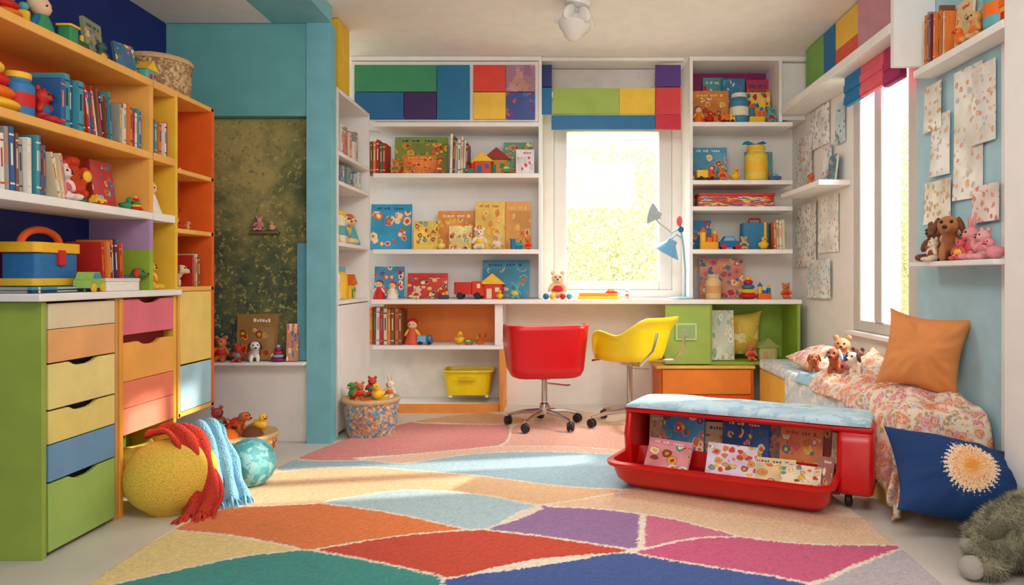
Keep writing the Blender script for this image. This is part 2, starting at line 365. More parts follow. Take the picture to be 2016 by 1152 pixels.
def window(name, w, z0, z1, mulls, loc, rz, fr=.07, mw=.018, fc=(232,228,222)):
    r = bpy.data.objects.new(name, None); C.objects.link(r); r.location = loc; r.rotation_euler = (0,0,rz); struct(r)
    b = MB(); b.b2(-w/2, -w/2+fr, 0, .1, z0, z1); b.b2(w/2-fr, w/2, 0, .1, z0, z1); b.b2(-w/2+fr, w/2-fr, 0, .1, z0, z0+fr*.7); b.b2(-w/2+fr, w/2-fr, 0, .1, z1-fr, z1)
    b.build('window_frame', mat(fc, .4, noise=.02), r, bevel=.006)
    for q in mulls: MB().b2(q-mw, q+mw, -.01, .09, z0+fr*.7, z1-fr).build('mullion', mat(fc, .4, noise=.02), r, bevel=.004)
    g, t, bs = nt('clear_glass'); t.nodes.remove(bs)
    tr = t.nodes.new('ShaderNodeBsdfTransparent'); gl = t.nodes.new('ShaderNodeBsdfGlossy'); gl.inputs['Roughness'].default_value = .02; mx = t.nodes.new('ShaderNodeMixShader'); mx.inputs[0].default_value = .03
    t.links.new(tr.outputs[0], mx.inputs[1]); t.links.new(gl.outputs[0], mx.inputs[2]); t.links.new(mx.outputs[0], t.nodes['Material Output'].inputs[0])
    MB().b2(-w/2+fr, w/2-fr, .045, .05, z0+fr*.7, z1-fr).build('glass_pane', g, r)
    return r
window('window_1', WX1-WX0, WZ0, WZ1, [], ((WX0+WX1)/2, 4.99, 0), 0, .09)
window('window_2', RY1-RY0, RZ0, RZ1, [-.03], (1.60, (RY0+RY1)/2, 0), -PI/2, .085, .04, (206,200,192))
struct(MB().b2(1.56, 1.60, RY0-.02, RY1+.02, .575, .60).build('trim_4', white, bevel=.005))

# ------------------------------------------------------------------ left wall furniture
OE = mat((243, 178, 88), .45); OI = mat((230, 98, 32), .5); YI = mat((243, 192, 60), .5)
XF = -1.64; XK = -1.88
r = thing('bookcase', 'long orange wall bookcase with open shelves over the white counter', 'bookcase', (0,0,0))
for z, m_ in ((1.68, OE), (1.39, OE)): MB().b2(-2.125 if z > 1.6 else XK, XF, 1.6, 2.84, z-.03, z).build('shelf', m_, r, bevel=.003)
MB().b2(XK, XF, 1.6, 2.84, 1.12, 1.15).build('shelf', white, r, bevel=.003)
MB().b2(XK-.02, XK, 1.6, 2.84, 1.15, 1.65).build('back_panel', OI, r)
MB().b2(XK-.02, XK, 2.2, 2.84, 1.0, 1.12).build('back_panel', navyw, r); MB().b2(XK-.02, XK, 2.2, 2.84, .84, 1.0).build('back_panel', mat(MAG), r)
MB().b2(XK, XF, 2.815, 2.84, 1.15, 1.39-.03).build('side_panel', OE, r); MB().b2(XK, XF, 2.815, 2.84, 1.39, 1.65).build('side_panel', OE, r)
MB().b2(XK, XF, 2.815, 2.84, 1.0, 1.12).build('side_panel', mat((175, 140, 178)), r); MB().b2(XK, XF, 2.815, 2.84, .84, 1.0).build('side_panel', mat(LIME), r)
r = thing('shelf_column', 'narrow yellow shelf column between the orange bookcase and tall orange unit', 'bookcase')
MB().b2(XK, XF, 2.845, 3.02, 1.65, 1.68).build('shelf', OE, r); MB().b2(XK, XF, 2.845, 3.0, 1.36, 1.39).build('shelf', OE, r); MB().b2(XK, XF, 2.845, 3.0, 1.12, 1.15).build('shelf', white, r)
MB().b2(XK-.02, XK, 2.845, 3.02, .84, 1.68).build('back_panel', YI, r); MB().b2(XK, XF, 3.0, 3.02, .84, 1.65).build('side_panel', YI, r)
r = thing('tall_cabinet', 'tall orange open shelf unit with yellow and pale blue doors below', 'cabinet')
for z in (1.68, 1.355, 1.10, .85, .31): MB().b2(-2.1, XF, 3.025, 3.33, z-.02, z).build('shelf', OE, r, bevel=.003)
MB().b2(XK-.1, XK-.08, 3.025, 3.33, .31, 1.66).build('back_panel', OI, r)
MB().b2(-2.1, XF, 3.31, 3.335, .29, 1.68).build('side_panel', OI, r); MB().b2(-2.1, XF, 3.022, 3.04, .29, .83).build('side_panel', OE, r)
MB().b2(XF-.018, XF, 3.045, 3.31, .515, .828).build('door', mat((240, 208, 112)), r, bevel=.004); MB().b2(XF-.018, XF, 3.045, 3.31, .312, .508).build('door', mat((165, 205, 218)), r, bevel=.004)
MB().b2(-2.0, -1.95, 3.05, 3.3, 0, .29).build('plinth', white, r)
MB().b2(-2.125, XF+.02, 2.2, 3.02, .815, .84).build('counter', white, bevel=.004)
tag(bpy.data.objects['counter'], 'white countertop over the green and orange drawer cabinets', 'countertop')
def drawer(r, y0, y1, z0, z1, c, notch):
    w = y1-y0; h = z1-z0
    p = [(0,0),(w,0),(w,h)]
    if notch: p += [(.72*w,h),(.66*w,h-.010),(.58*w,h-.016),(.42*w,h-.016),(.34*w,h-.010),(.28*w,h)]
    p += [(0,h)]
    return MB().prism([(y0+a, z0+q) for a, q in p], XF-.016, XF+.002, 0, 'X').build('drawer', mat(c, .45), r, bevel=.002)
r = thing('drawer_cabinet', 'green sided cabinet with six beige, orange, yellow, blue and green drawers', 'drawer cabinet')
g = mat((156, 180, 76), .5)
MB().b2(-2.12, XF, 2.235, 2.255, 0, .812).build('side_panel', g, r, bevel=.002); MB().b2(-2.12, XF, 2.60, 2.615, 0, .812).build('side_panel', mat(TAN), r)
MB().b2(-2.1, XF-.03, 2.256, 2.598, .02, .81).build('carcass', dark, r)
for z0, z1, c, n in ((.725,.807,(234,218,180),0),(.617,.723,(243,178,115),0),(.468,.612,(243,226,145),1),(.358,.462,(240,222,130),1),(.238,.354,(110,162,205),0),(.015,.232,(163,198,104),1)): drawer(r, 2.262, 2.595, z0, z1, c, n)
r = thing('drawer_cabinet', 'yellow framed cabinet with pink top drawer and coral drawers above a knitted pouf', 'drawer cabinet')
MB().b2(-2.12, XF+.005, 2.62, 2.64, 0, .812).build('side_panel', mat((240,165,60)), r, bevel=.002); MB().b2(-2.12, XF, 2.99, 3.01, 0, .812).build('side_panel', mat((240,185,60)), r, bevel=.002)
MB().b2(-2.1, XF-.04, 2.645, 2.985, .3, .81).build('carcass', mat((150,25,20)), r)
for z0, z1, c, n in ((.675,.807,(230,116,134),1),(.50,.645,(246,177,84),1),(.40,.498,(243,135,102),0),(.30,.398,(243,140,112),0)): drawer(r, 2.645, 2.985, z0, z1, c, n)
MB().b2(-1.84, -1.82, 2.645, 2.985, 0, .3).build('back_panel', mat(LIME), r)

L90 = PI/2
MIX = ['white','red','cream','grey','blue','navy','brown','orange','teal','maroon']
row((XF-.005, 2.33, 1.391), L90, .12, (.15,.18), .14, ['blue','teal','blue','navy','teal'], 'beside the red bear on the middle orange shelf', (.02,.035))
row((XF-.005, 2.455, 1.391), L90, .17, (.14,.175), .13, MIX, 'leaning in the middle of the middle orange shelf', (.008,.014), lean=-.16)
row((XF-.005, 2.64, 1.391), L90, .165, (.13,.17), .13, MIX, 'at the right end of the middle orange shelf', (.008,.017))
row((XF-.005, 2.06, 1.151), L90, .24, (.155,.2), .14, ['white','blue','white','navy','grey','teal','brown'], 'on the lowest orange bookcase shelf', (.010,.022), lean=-.03)
row((XF-.005, 2.32, 1.151), L90, .06, (.13,.15), .12, ['white','cream','pink'], 'leaning beside the red plush flower', (.008,.015), lean=-.25)
pic(-1.72, 2.66, 1.151, .13, .17, L90, .12, (190,55,60), 'red picture book facing out on the lowest orange bookcase shelf')
toy('pompom', -1.73, 2.49, 1.15, .17, L90, [(215,70,35), YEL, GRN], 'big red orange ruffled plush flower on the lowest orange shelf')
toy('bear', -1.69, 2.39, 1.15, .13, L90, [(240,215,205), PINK], 'pale pink plush bear beside the red plush flower')
toy('duck', -1.70, 2.765, 1.15, .06, L90, [GRN, ORG], 'small green toy duck at the end of the lowest orange shelf')
toy('stacker', -1.68, 2.79, 1.15, .06, L90, [RED, YEL, GRN], 'tiny red stacking toy at the end of the lowest orange shelf')
toy('car', -1.67, 2.55, 1.15, .06, L90, [YEL, SKY, RED], 'tiny yellow toy car in front of the red plush flower')
toy('stacker', -1.74, 2.15, 1.39, .19, L90, [YEL, ORG, RED], 'large yellow and red stacking toy on the middle orange shelf')
toy('jar', -1.72, 2.24, 1.39, .15, L90, [(50,120,175), YEL, RED], 'blue canister beside the stacking toy on the middle orange shelf')
toy('bear', -1.69, 2.30, 1.39, .12, L90+.2, [(190,40,35), BLU], 'small red plush bear before the blue books')
toy('truck', -1.80, 2.13, 1.68, .2, L90, [BLU, (40,150,170), RED], 'blue toy truck on top of the orange bookcase at its left end')
toy('stacker', -1.76, 2.24, 1.68, .13, L90, [TEAL, ORG, RED], 'teal and orange stacking toy on top of the orange bookcase')
toy('doll', -1.78, 2.42, 1.68, .17, L90, [GRN, (225,205,160), BLU], 'green dressed doll on top of the orange bookcase')
toy('train', -1.74, 2.53, 1.68, .12, L90, [GRN, (50,90,60), YEL], 'green toy train on top of the orange bookcase')
toy('blocks', -1.80, 2.33, 1.68, .15, L90, [(40,120,150), TEAL, YEL], 'teal toy castle on top of the orange bookcase')
pic(-1.78, 2.70, 1.68, .12, .18, L90+.1, .1, (140,150,105), 'olive picture book standing on top of the orange bookcase')
toy('bear', -1.72, 2.64, 1.68, .09, L90, [(60,90,80), YEL], 'dark green plush bear before the olive book on the bookcase top')
pic(-1.72, 2.80, 1.68, .09, .13, L90-.3, .2, (60,110,140), 'small blue picture book on the bookcase top beside the woven basket')
toy('house', -1.70, 2.90, 1.68, .09, L90, [TEAL, YEL, RED], 'tiny teal toy house with yellow roof on the bookcase top')
r = thing('toy_tool_box', 'yellow and blue rounded toy carrier with handle on the white counter', 'toy', (-1.78, 2.42, .863), L90)
put('body', ubox(), mat((40,110,170)), r, (0,0,0.02), (0,0,0), (.20,.13,.09)); put('lid', ubox(), mat((245,185,40)), r, (0,0,.11), (0,0,0), (.22,.14,.035))
MB().tube([(.09*math.cos(a), 0, .14+.05*math.sin(a)) for a in [PI*i/10 for i in range(11)]], .012).build('handle', mat((225,90,30)), r)
put('base', ubox(), mat((245,190,50)), r, (0,0,0), (0,0,0), (.24,.15,.025)); put('latch', ubox(), mat(RED), r, (0,-.07,.07), (0,0,0), (.03,.015,.05))
toy('car', -1.66, 2.49, .84, .12, L90+.2, [(150,190,90), (60,150,190), YEL], 'lime green toy car in front of the yellow and blue toy carrier')
for i, nm in enumerate(('navy', 'teal')):
    o = put('book', U('cover', f_cover, 2), [mat(CN[nm]), mat(CN['cream'])], None, (-1.76, 2.225, .8455+.0105*i), (0, PI/2, L90), (.01, .19, .28)); tag(o, '%s book lying flat under the toy carrier on the counter' % nm, 'book', 'books lying flat on the counter'); put('pages', U('pages', f_pages), pagem, o)
row((XF-.035, 2.60, .841), L90, .15, (.16,.2), .13, ['navy','maroon','brown','grey','red','orange','cream'], 'on the white counter under the purple panel', (.012,.02), lean=-.06)
toy('dog', -1.70, 2.76, .84, .11, L90+.5, [(70,110,60), RED, BLU], 'green and red plush dog at the end of the counter')
r = thing('storage_box', 'low white lidded box at the counter edge below the books', 'box', (-1.665, 2.66, .8405), L90)
put('body', ubox(), mat((240,235,225)), r, (0,0,0), (0,0,0), (.2,.045,.035)); put('lid', ubox(), mat((225,215,205)), r, (0,0,.035), (0,0,0), (.206,.048,.012))
row((XF-.01, 2.86, 1.391), L90, .12, (.13,.15), .13, ['red','cream','blue','orange','teal','white'], 'in the narrow yellow shelf column', (.012,.02))
toy('doll', -1.70, 2.92, 1.15, .14, L90, [(240,225,210), YEL, PINK], 'white dressed doll in the narrow yellow column')
toy('bear', -1.70, 2.90, .84, .13, L90, [YEL, ORG], 'yellow plush bear at the bottom of the narrow yellow column')
toy('car', -1.72, 3.12, 1.355, .09, L90, [RED, BRN, YEL], 'small dark red toy car on upper shelf of the tall orange unit')
toy('bear', -1.72, 3.12, 1.10, .12, L90, [(200,60,40), YEL], 'small red plush bear in the tall orange unit')
toy('duck', -1.70, 3.2, 1.10, .05, L90, [TAN, ORG], 'tiny tan toy duck in the tall orange unit')
toy('dog', -1.72, 3.12, .85, .12, L90, [(230,200,160), BRN, RED], 'cream plush dog on the lowest open shelf of tall orange unit')
row((XF-.02, 3.19, .851), L90, .07, (.12,.15), .13, ['red','brown','orange','cream'], 'beside the cream dog in the tall orange unit', (.012,.018))

def basket(name, label, loc, r0, r1, h, cols, deep=.7, sc=28.):
    t = thing(name, label, 'basket', loc); m = art(cols[0], cols[1:], sc, .8, .9, .03, 12.)
    prof = [(0,0),(r0*.95,0)]
    n = 14
    for i in range(n+1):
        u = i/n; rr = r0+(r1-r0)*math.sin(u*PI/2); prof.append((rr+(.002 if i % 2 else -.002), u*h))
    prof += [(r1-.012, h), (r1-.014, h*deep), (0, h*deep-.01)]
    MB().lathe(prof, n=40).build('body', m, t)
    MB().lathe([(r1-.012,h-.006),(r1+.006,h-.008),(r1+.01,h+.004),(r1+.002,h+.014),(r1-.012,h+.01)], n=40).build('rim', mat((210,175,125), .8, bump=.4, bscale=80), t)
    return t
t = basket('woven_basket', 'round wicker basket on top of the tall orange unit', (-1.80, 3.16, 1.681), .125, .13, .16, [(195,160,120),(170,130,92),(215,185,140),(150,112,78)], sc=90.)
for (dx, dy, s, cn, c) in ((-.05,0,.05,'ochre',(190,120,50)),(.05,.03,.05,'teal',(60,110,120)),(0,-.05,.045,'rust',(160,60,40)),(.04,-.05,.04,'beige',(190,160,110))):
    o = put('yarn_ball', ub(), knit(c, 50), None, (-1.80+dx, 3.16+dy, 1.681+.11+s*.95), (0,0,0), s); tag(o, '%s yarn ball in the wicker basket up on the tall unit' % cn, 'ball', 'yarn balls in the wicker basket')

# alcove mural
m, t, bs = nt('garden_mural'); N = t.nodes.new; L = t.links.new
tc = N('ShaderNodeTexCoord'); n1 = N('ShaderNodeTexNoise'); n1.inputs['Scale'].default_value = 2.4; n1.inputs['Detail'].default_value = 9; n1.inputs['Roughness'].default_value = .7; L(tc.outputs['Object'], n1.inputs['Vector'])
sz = N('ShaderNodeSeparateXYZ'); L(tc.outputs['Object'], sz.inputs[0]); za = N('ShaderNodeMath'); za.operation = 'MULTIPLY_ADD'; za.inputs[1].default_value = .22; za.inputs[2].default_value = -.22; L(sz.outputs['Z'], za.inputs[0]); zs = N('ShaderNodeMath'); L(za.outputs[0], zs.inputs[0]); L(n1.outputs['Fac'], zs.inputs[1])
r1 = N('ShaderNodeValToRGB'); e = r1.color_ramp.elements; e[0].color = lin((60,80,70)); e[1].color = lin((175,158,98)); e[0].position = .38; e[1].position = .66; q = e.new(.5); q.color = lin((104,110,72)); L(zs.outputs[0], r1.inputs['Fac'])
dn = N('ShaderNodeTexNoise'); dn.inputs['Scale'].default_value = 34.; dn.inputs['Detail'].default_value = 3; L(tc.outputs['Object'], dn.inputs['Vector'])
dv = N('ShaderNodeVectorMath'); dv.operation = 'SCALE'; dv.inputs['Scale'].default_value = .07; L(dn.outputs['Color'], dv.inputs[0]); da = N('ShaderNodeVectorMath'); L(tc.outputs['Object'], da.inputs[0]); L(dv.outputs[0], da.inputs[1])
v = N('ShaderNodeTexVoronoi'); v.inputs['Scale'].default_value = 46.; L(da.outputs[0], v.inputs['Vector'])
sp = N('ShaderNodeSeparateColor'); L(v.outputs['Color'], sp.inputs[0])
a = N('ShaderNodeMath'); a.operation = 'LESS_THAN'; a.inputs[1].default_value = .46; L(v.outputs['Distance'], a.inputs[0])
n3 = N('ShaderNodeTexNoise'); n3.inputs['Scale'].default_value = 4.; n3.inputs['Detail'].default_value = 4; L(tc.outputs['Object'], n3.inputs['Vector'])
ad = N('ShaderNodeMath'); ad.operation = 'ADD'; L(sp.outputs['Red'], ad.inputs[0]); L(n3.outputs['Fac'], ad.inputs[1])
gt = N('ShaderNodeMath'); gt.operation = 'GREATER_THAN'; gt.inputs[1].default_value = .96; L(ad.outputs[0], gt.inputs[0])
mm = N('ShaderNodeMath'); mm.operation = 'MULTIPLY'; L(a.outputs[0], mm.inputs[0]); L(gt.outputs[0], mm.inputs[1])
r2 = N('ShaderNodeValToRGB'); e = r2.color_ramp.elements; e[0].color = lin((98,104,58)); e[1].color = lin((205,182,108)); L(sp.outputs['Green'], r2.inputs['Fac'])
ms = N('ShaderNodeMath'); ms.operation = 'MULTIPLY'; ms.inputs[1].default_value = .7; L(mm.outputs[0], ms.inputs[0])
mx = N('ShaderNodeMix'); mx.data_type = 'RGBA'; L(ms.outputs[0], mx.inputs[0]); L(r1.outputs[0], mx.inputs[6]); L(r2.outputs[0], mx.inputs[7]); L(mx.outputs[2], bs.inputs['Base Color']); bs.inputs['Roughness'].default_value = .9
MB().b2(-2.12, -1.377, 3.870, 3.883, .440, 1.753).build('wall_mural', m); tag(bpy.data.objects['wall_mural'], 'tall dark green leafy garden mural in the teal alcove', 'mural')
MB().b2(-2.12, -1.377, 3.765, 3.883, .422, .438).build('alcove_ledge', white, bevel=.003); tag(bpy.data.objects['alcove_ledge'], 'white ledge below the green leafy mural', 'shelf')
struct(MB().b2(-2.12, -1.377, 3.86, 3.883, 0, .42).build('trim_5', white))
MB().b2(-1.442, -1.385, 3.84, 3.865, .44, 1.075).build('standing_board', mat((95,165,185)), bevel=.003); tag(bpy.data.objects['standing_board'], 'narrow teal board standing on the alcove ledge beside the mural', 'board')
MB().b2(-1.70, -1.54, 3.835, 3.868, 1.125, 1.14).build('mural_shelf', mat((110,105,75)), bevel=.003); tag(bpy.data.objects['mural_shelf'], 'tiny dark shelf in the middle of the mural', 'shelf')
toy('bear', -1.65, 3.85, 1.14, .085, 0, [(205,140,135),(190,110,90)], 'dusky pink plush bear on the tiny mural shelf'); toy('duck', -1.58, 3.85, 1.14, .06, 0, [(215,160,130),RED], 'dusky orange toy duck on the tiny mural shelf')
pic(-1.66, 3.845, .439, .22, .25, 0, .08, (160,120,70), 'brown framed picture leaning on the mural', PALW, cat='picture', name='framed_picture')
toy('dog', -1.66, 3.81, .438, .14, .5, [(240,235,225),(60,45,50),PINK], 'black and white plush dog before the framed picture in the alcove')
toy('bear', -1.84, 3.82, .438, .14, .1, [(200,110,60), RED], 'orange brown plush bear on the left of the alcove ledge')
toy('bear', -1.74, 3.80, .438, .10, .1, [(190,60,50), TEAL], 'small red plush bear left of the black and white dog')
toy('stacker', -1.53, 3.81, .438, .09, 0, [MAG, SKY, RED], 'small red and blue stacking toy on the alcove ledge')
pic(-1.455, 3.81, .439, .06, .2, .2, .1, (200,130,90), 'thin orange book at the right end of the alcove ledge', v=4)

# ------------------------------------------------------------------ side tower left of back wall
r = thing('shelf_tower', 'narrow white side shelf tower behind the blue column', 'bookcase')
TX = -1.26; TK = -1.47
wm = mat((244,241,236), .5, noise=.02)
for z in (1.95, 1.598, 1.433, 1.088, .758): MB().b2(TK, TX, 3.98, 4.60, z-.022, z).build('shelf', wm, r, bevel=.002)
MB().b2(TK-.02, TK, 3.97, 4.62, 0, 1.95).build('back_panel', wm, r); MB().b2(TK, TX, 3.96, 3.98, 0, 1.95).build('side_panel', wm, r); MB().b2(TK, TX, 4.60, 4.618, 0, 1.95).build('side_panel', wm, r)
MB().b2(TX-.02, TX, 3.985, 4.595, .02, .73).build('door', wm, r, bevel=.003)
MB().b2(TK, TX, 3.97, 4.18, 1.952, 2.335).build('yellow_cupboard', mat((240,195,50))); tag(bpy.data.objects['yellow_cupboard'], 'yellow cupboard on top of the white side tower', 'cupboard')
row((TX-.02, 4.0, 1.599), L90, .5, (.12,.2), .14, ['white','cream','pink','white','grey','yellow'], 'on the top shelf of the side tower', (.03,.045))
row((TX-.02, 4.0, 1.434), L90, .5, (.08,.12), .14, ['teal','blue','white','teal','grey'], 'on the second shelf of the side tower', (.03,.05))
for yy, kd, cc, lb in ((4.07,'doll',[(230,180,90),BRN,RED],'yellow dressed doll in the white side tower'),(4.18,'jar',[(235,225,190),YEL,TEAL],'cream jar beside the yellow doll in the side tower'),(4.29,'bear',[(235,205,150),TEAL],'cream plush bear in the white side tower'),(4.46,'doll',[TEAL,ORG,YEL],'teal dressed doll in the white side tower')): toy(kd, TX-.08, yy, 1.088, .2, L90, cc, lb)
toy('jar', TX-.08, 4.07, .758, .2, 0, [(245,235,215),(230,225,215),(240,215,150)], 'white jar low in the white side tower'); toy('jar', TX-.08, 4.2, .758, .2, 0, [(240,190,60),TEAL,YEL], 'yellow jar low in the white side tower'); toy('house', TX-.08, 4.40, .758, .15, L90, [YEL,ORG,GRN], 'yellow toy house low in the white side tower')

# ------------------------------------------------------------------ back wall units
YF = 4.66; YB = 4.975
r = thing('shelf_unit', 'white open shelf unit on the back wall left of the window', 'bookcase')
X0 = -1.25; X1 = -.165
for z in (1.908, 1.572, 1.073): MB().b2(X0, X1, YF, YB, z-.03, z).build('shelf', wm, r, bevel=.002)
MB().b2(X1, X1+.02, YF, YB, .75, 2.31).build('side_panel', wm, r); MB().b2(-1.40, X1+.02, YF, YB, 2.31, 2.338).build('top_panel', wm, r); MB().b2(X0-.003, X1, YB-.012, YB, .75, 1.9).build('back_panel', wm, r)
r = thing('wall_cupboard', 'row of colourful cupboard doors above the left shelf unit', 'cupboard')
def bd(x0, x1, y0, y1, c, par, nm='door', Y=4.64, dk=.02, mm=None): return MB().b2(xb(x0,Y)+.002, xb(x1,Y)-.002, Y, Y+dk, zb(y1,Y)+.002, zb(y0,Y)-.002).build(nm, mm or mat(c, .5), par, bevel=.002)
MB().b2(-1.395, X1-.002, YF+.005, YB-.01, 1.912, 2.305).build('carcass', wm, r)
for q in ((697,860,127,181,(55,140,100)),(697,795,181,235,(20,100,155)),(795,860,181,235,(60,30,95)),(860,925,127,235,(15,110,155)),(931,996,127,181,(220,60,40)),(931,996,181,235,(243,195,60))): bd(*q, r)
bd(996,1054,127,181,None,r,mm=art((165,120,140), [(190,140,140),(150,100,130),(185,130,110)], 20, .5)); bd(996,1054,181,235,None,r,mm=art((60,85,160), [(200,80,60),(60,110,180),(90,60,140)], 25, .3))
o = MB().b2(-1.25, 1.545, 4.61, YB, .715, .745).build('desk_worktop', mat((245,242,236), .35, noise=.02), bevel=.004); tag(o, 'long white worktop running under the back window', 'desk')
Z2 = .443
r = thing('desk_cabinet', 'open white and orange shelf under the worktop left of the red chair', 'cabinet')
MB().b2(-1.25, -.40, 4.64, YB, Z2-.025, Z2).build('shelf', wm, r, bevel=.002); MB().b2(-.42, -.40, 4.64, YB, 0, .418).build('side_panel', mat((240,150,60)), r); MB().b2(-.45, -.40, 4.64, YB, .445, .713).build('side_panel', wm, r)
MB().b2(-1.25, -.452, YB-.03, YB-.01, .445, .713).build('back_panel', mat((243,135,50)), r); MB().b2(-1.25, -.425, YB-.03, YB-.01, .055, .415).build('back_panel', mat((243,235,224)), r)
MB().b2(-1.25, -.425, 4.675, YB-.01, .0, .054).build('bottom', wm, r); MB().b2(-1.25, -.425, 4.655, 4.673, .0, .058).build('plinth', mat((240,150,65)), r)
for xx in (-.76, -.52): MB().b2(xx, xx+.02, 4.70, YB-.03, .095, .108).build('bracket', wm, r)
def bin_mesh(w, d, h, tap=.85, r=.03, th=.006):
    b = MB(); b.loops([rrect(w*tap,d*tap,0,r), rrect(w*.98,d*.98,h*.93,r), rrect(w+.02,d+.02,h*.94,r), rrect(w+.02,d+.02,h,r), rrect(w-2*th,d-2*th,h,r), rrect(w*tap-2*th,d*tap-2*th,th,r)]); return b
r = thing('plastic_bin', 'yellow plastic bin below the orange backed shelf', 'bin', (xb(921,4.72), 4.80, .1085))
bin_mesh(.325,.22,.165).build('body', mat((245,215,30),.3), r); MB().b2(-.06,.06,-.123,-.115,.10,.12).build('handle', mat((225,185,15)), r)
r = thing('green_cubby', 'green cubby with door under the right end of the desk', 'cabinet')
gm = mat((150,182,62)); YQ = 4.62
MB().b2(.66, .955, 4.63, 4.65, .325, .712).build('door', mat((158,185,85)), r, bevel=.002)
b = MB(); b.b2(.66,1.54,4.65,YB,.318,.335); b.b2(.955,1.54,YB-.02,YB,.335,.712); b.b2(.955,.97,4.65,YB,.335,.712); b.b2(1.52,1.54,4.63,YB,.335,.712); b.build('body', gm, r)
p = MB().b2(xb(1330,YQ), xb(1372,YQ), 4.618, 4.63, zb(670,YQ), zb(636,YQ)).build('handle_plate', mat((198,212,150)), r, bevel=.003); MB().b2(xb(1335,YQ), xb(1368,YQ), 4.612, 4.62, zb(665,YQ), zb(640,YQ)).build('inset', mat((150,180,110)), p)
r = thing('low_cabinet', 'low orange cabinet below the green cubby', 'cabinet')
MB().b2(.62, 1.235, 4.625, YB, .02, .295).build('body', mat((225,110,30)), r); MB().b2(.60, 1.24, 4.60, YB, .297, .315).build('top', mat((243,190,90)), r, bevel=.002)
MB().b2(.64, 1.215, 4.61, 4.625, .13, .290).build('drawer', mat((243,135,45)), r, bevel=.003)
for q in ((.64,.92),(.927,1.215)): MB().b2(q[0], q[1], 4.61, 4.625, .025, .124).build('drawer', mat((235,100,25)), r, bevel=.003)
XR0 = xb(1358,YF); XR1 = xb(1534,YF); XR2 = 1.50
r = thing('shelf_unit', 'white open shelf unit on the back wall right of the window', 'bookcase')
for z, xx in ((1.908,XR2),(1.527,XR2),(1.355,XR2),(1.073,XR2)): MB().b2(XR0+.02, xx, YF, YB, z-.028, z).build('shelf', wm, r, bevel=.002)
MB().b2(XR0, XR0+.02, YF, YB, .748, 2.31).build('side_panel', wm, r); MB().b2(XR1, XR1+.02, YF, YB, 1.91, 2.31).build('side_panel', wm, r); MB().b2(XR0, 1.59, YF, YB, 2.31, 2.338).build('top_panel', wm, r); MB().b2(XR0+.02, XR1, YB-.015, YB, 1.91, 2.31).build('back_panel', mat((150,40,100)), r)
MB().b2(XR1+.022, 1.597, 4.70, YB, 1.93, 2.305).build('corner_filler', white); tag(bpy.data.objects['corner_filler'], 'plain white corner box beside the magenta backed cubby', 'panel')
r = thing('roman_blind', 'patchwork roman blind over the back window', 'blind')
MB().b2(xb(1062,4.7), xb(1345,4.7), 4.68, YB, 2.315, 2.338).build('headrail', wm, r)
BL = ((1066,1087,127,171,NAVY),(1290,1341,127,171,(85,50,130)),(1066,1087,172,225,(20,110,165)),(1088,1219,173,225,(165,192,85)),(1219,1290,173,225,(243,200,55)),(1290,1341,172,226,(220,60,65)),(1085,1290,226,255,(20,110,165)),(1290,1341,226,255,(205,35,60)))
for q in BL: bd(*q, r, 'fabric_panel', 4.70 if q[3] < 230 else 4.69, .03)
MB().b2(xb(1087,4.8), xb(1290,4.8), 4.86, 4.88, 2.12, 2.31).build('fabric_panel', mat((228,222,216)), r)
MB().b2(xb(1066,4.7), xb(1300,4.7), 4.74, 4.86, 2.125, 2.14).build('blind_bar', wm, r)
r = thing('roman_blind', 'pink and magenta striped roman blind over the right wall window', 'blind')
for y0, y1, z0, c in ((3.60,3.80,1.80,(20,115,170)),(3.34,3.597,1.80,(230,95,108)),(3.16,3.337,1.78,(170,38,98))):
    b = MB(); b.b2(1.50,1.525,y0,y1,z0,1.953); b.b2(1.495,1.50,y0,y1,z0+.01,z0+.05); b.b2(1.494,1.50,y0,y1,z0+.07,z0+.11); b.build('fabric_panel', mat(c,.7), r, bevel=.004)

# back-left shelf contents
YS = 4.74
row((xb(726,YS)+.0, YF+.02, 1.573), 0, .125, (.19,.225), .15, ['red','brown','teal','maroon','green','orange'], 'at the left end of the top back shelf', (.013,.024))
pic(xb(823,YS), 4.84, 1.573, .36, .27, 0, .08, (140,160,70), 'wide green picture book on the top back shelf', [ORG,YEL,RED,(90,140,60),(230,140,50)], cover=.9, v=0, sc=6)
pic(xb(826,YS), 4.74, 1.573, .22, .13, 0, .15, (228,125,50), 'small orange picture book before the wide green one', PALW)
row((xb(888,YS), YF+.02, 1.573), 0, .12, (.2,.26), .15, ['grey','teal','white','maroon','cream'], 'in the middle of the top back shelf', (.01,.022), lean=.03)
toy('bear', xb(782,YS), 4.70, 1.573, .1, 0, [(225,140,60),GRN], 'orange plush bear before the wide green book'); toy('car', xb(868,YS), 4.70, 1.573, .07, .2, [RED,YEL,GRN], 'tiny red toy car before the wide green book')
toy('house', xb(950,YS), 4.76, 1.573, .15, 0, [(215,80,50),YEL,BLU], 'red toy house with yellow roof on the top back shelf')
toy('house', xb(975,YS), 4.88, 1.573, .20, 0, [(220,150,60),(160,50,40),GRN], 'tan toy house with dark red roof on the top back shelf')
toy('blocks', xb(922,YS), 4.72, 1.573, .11, 0, [(70,130,90),YEL,RED], 'green and yellow toy castle beside the red toy house')
pic(xb(1018,YS), 4.84, 1.573, .2, .235, 0, .1, (100,160,120), 'green picture book at the right end of the top back shelf', PALW)
pic(xb(1034,YS), 4.73, 1.573, .12, .165, 0, .1, (243,230,230), 'small white picture book at the right end of the top back shelf', [PINK,(245,235,230),RED])
toy('car', xb(1000,YS), 4.69, 1.573, .08, 0, [GRN,YEL,RED], 'small green toy car on the top back shelf')
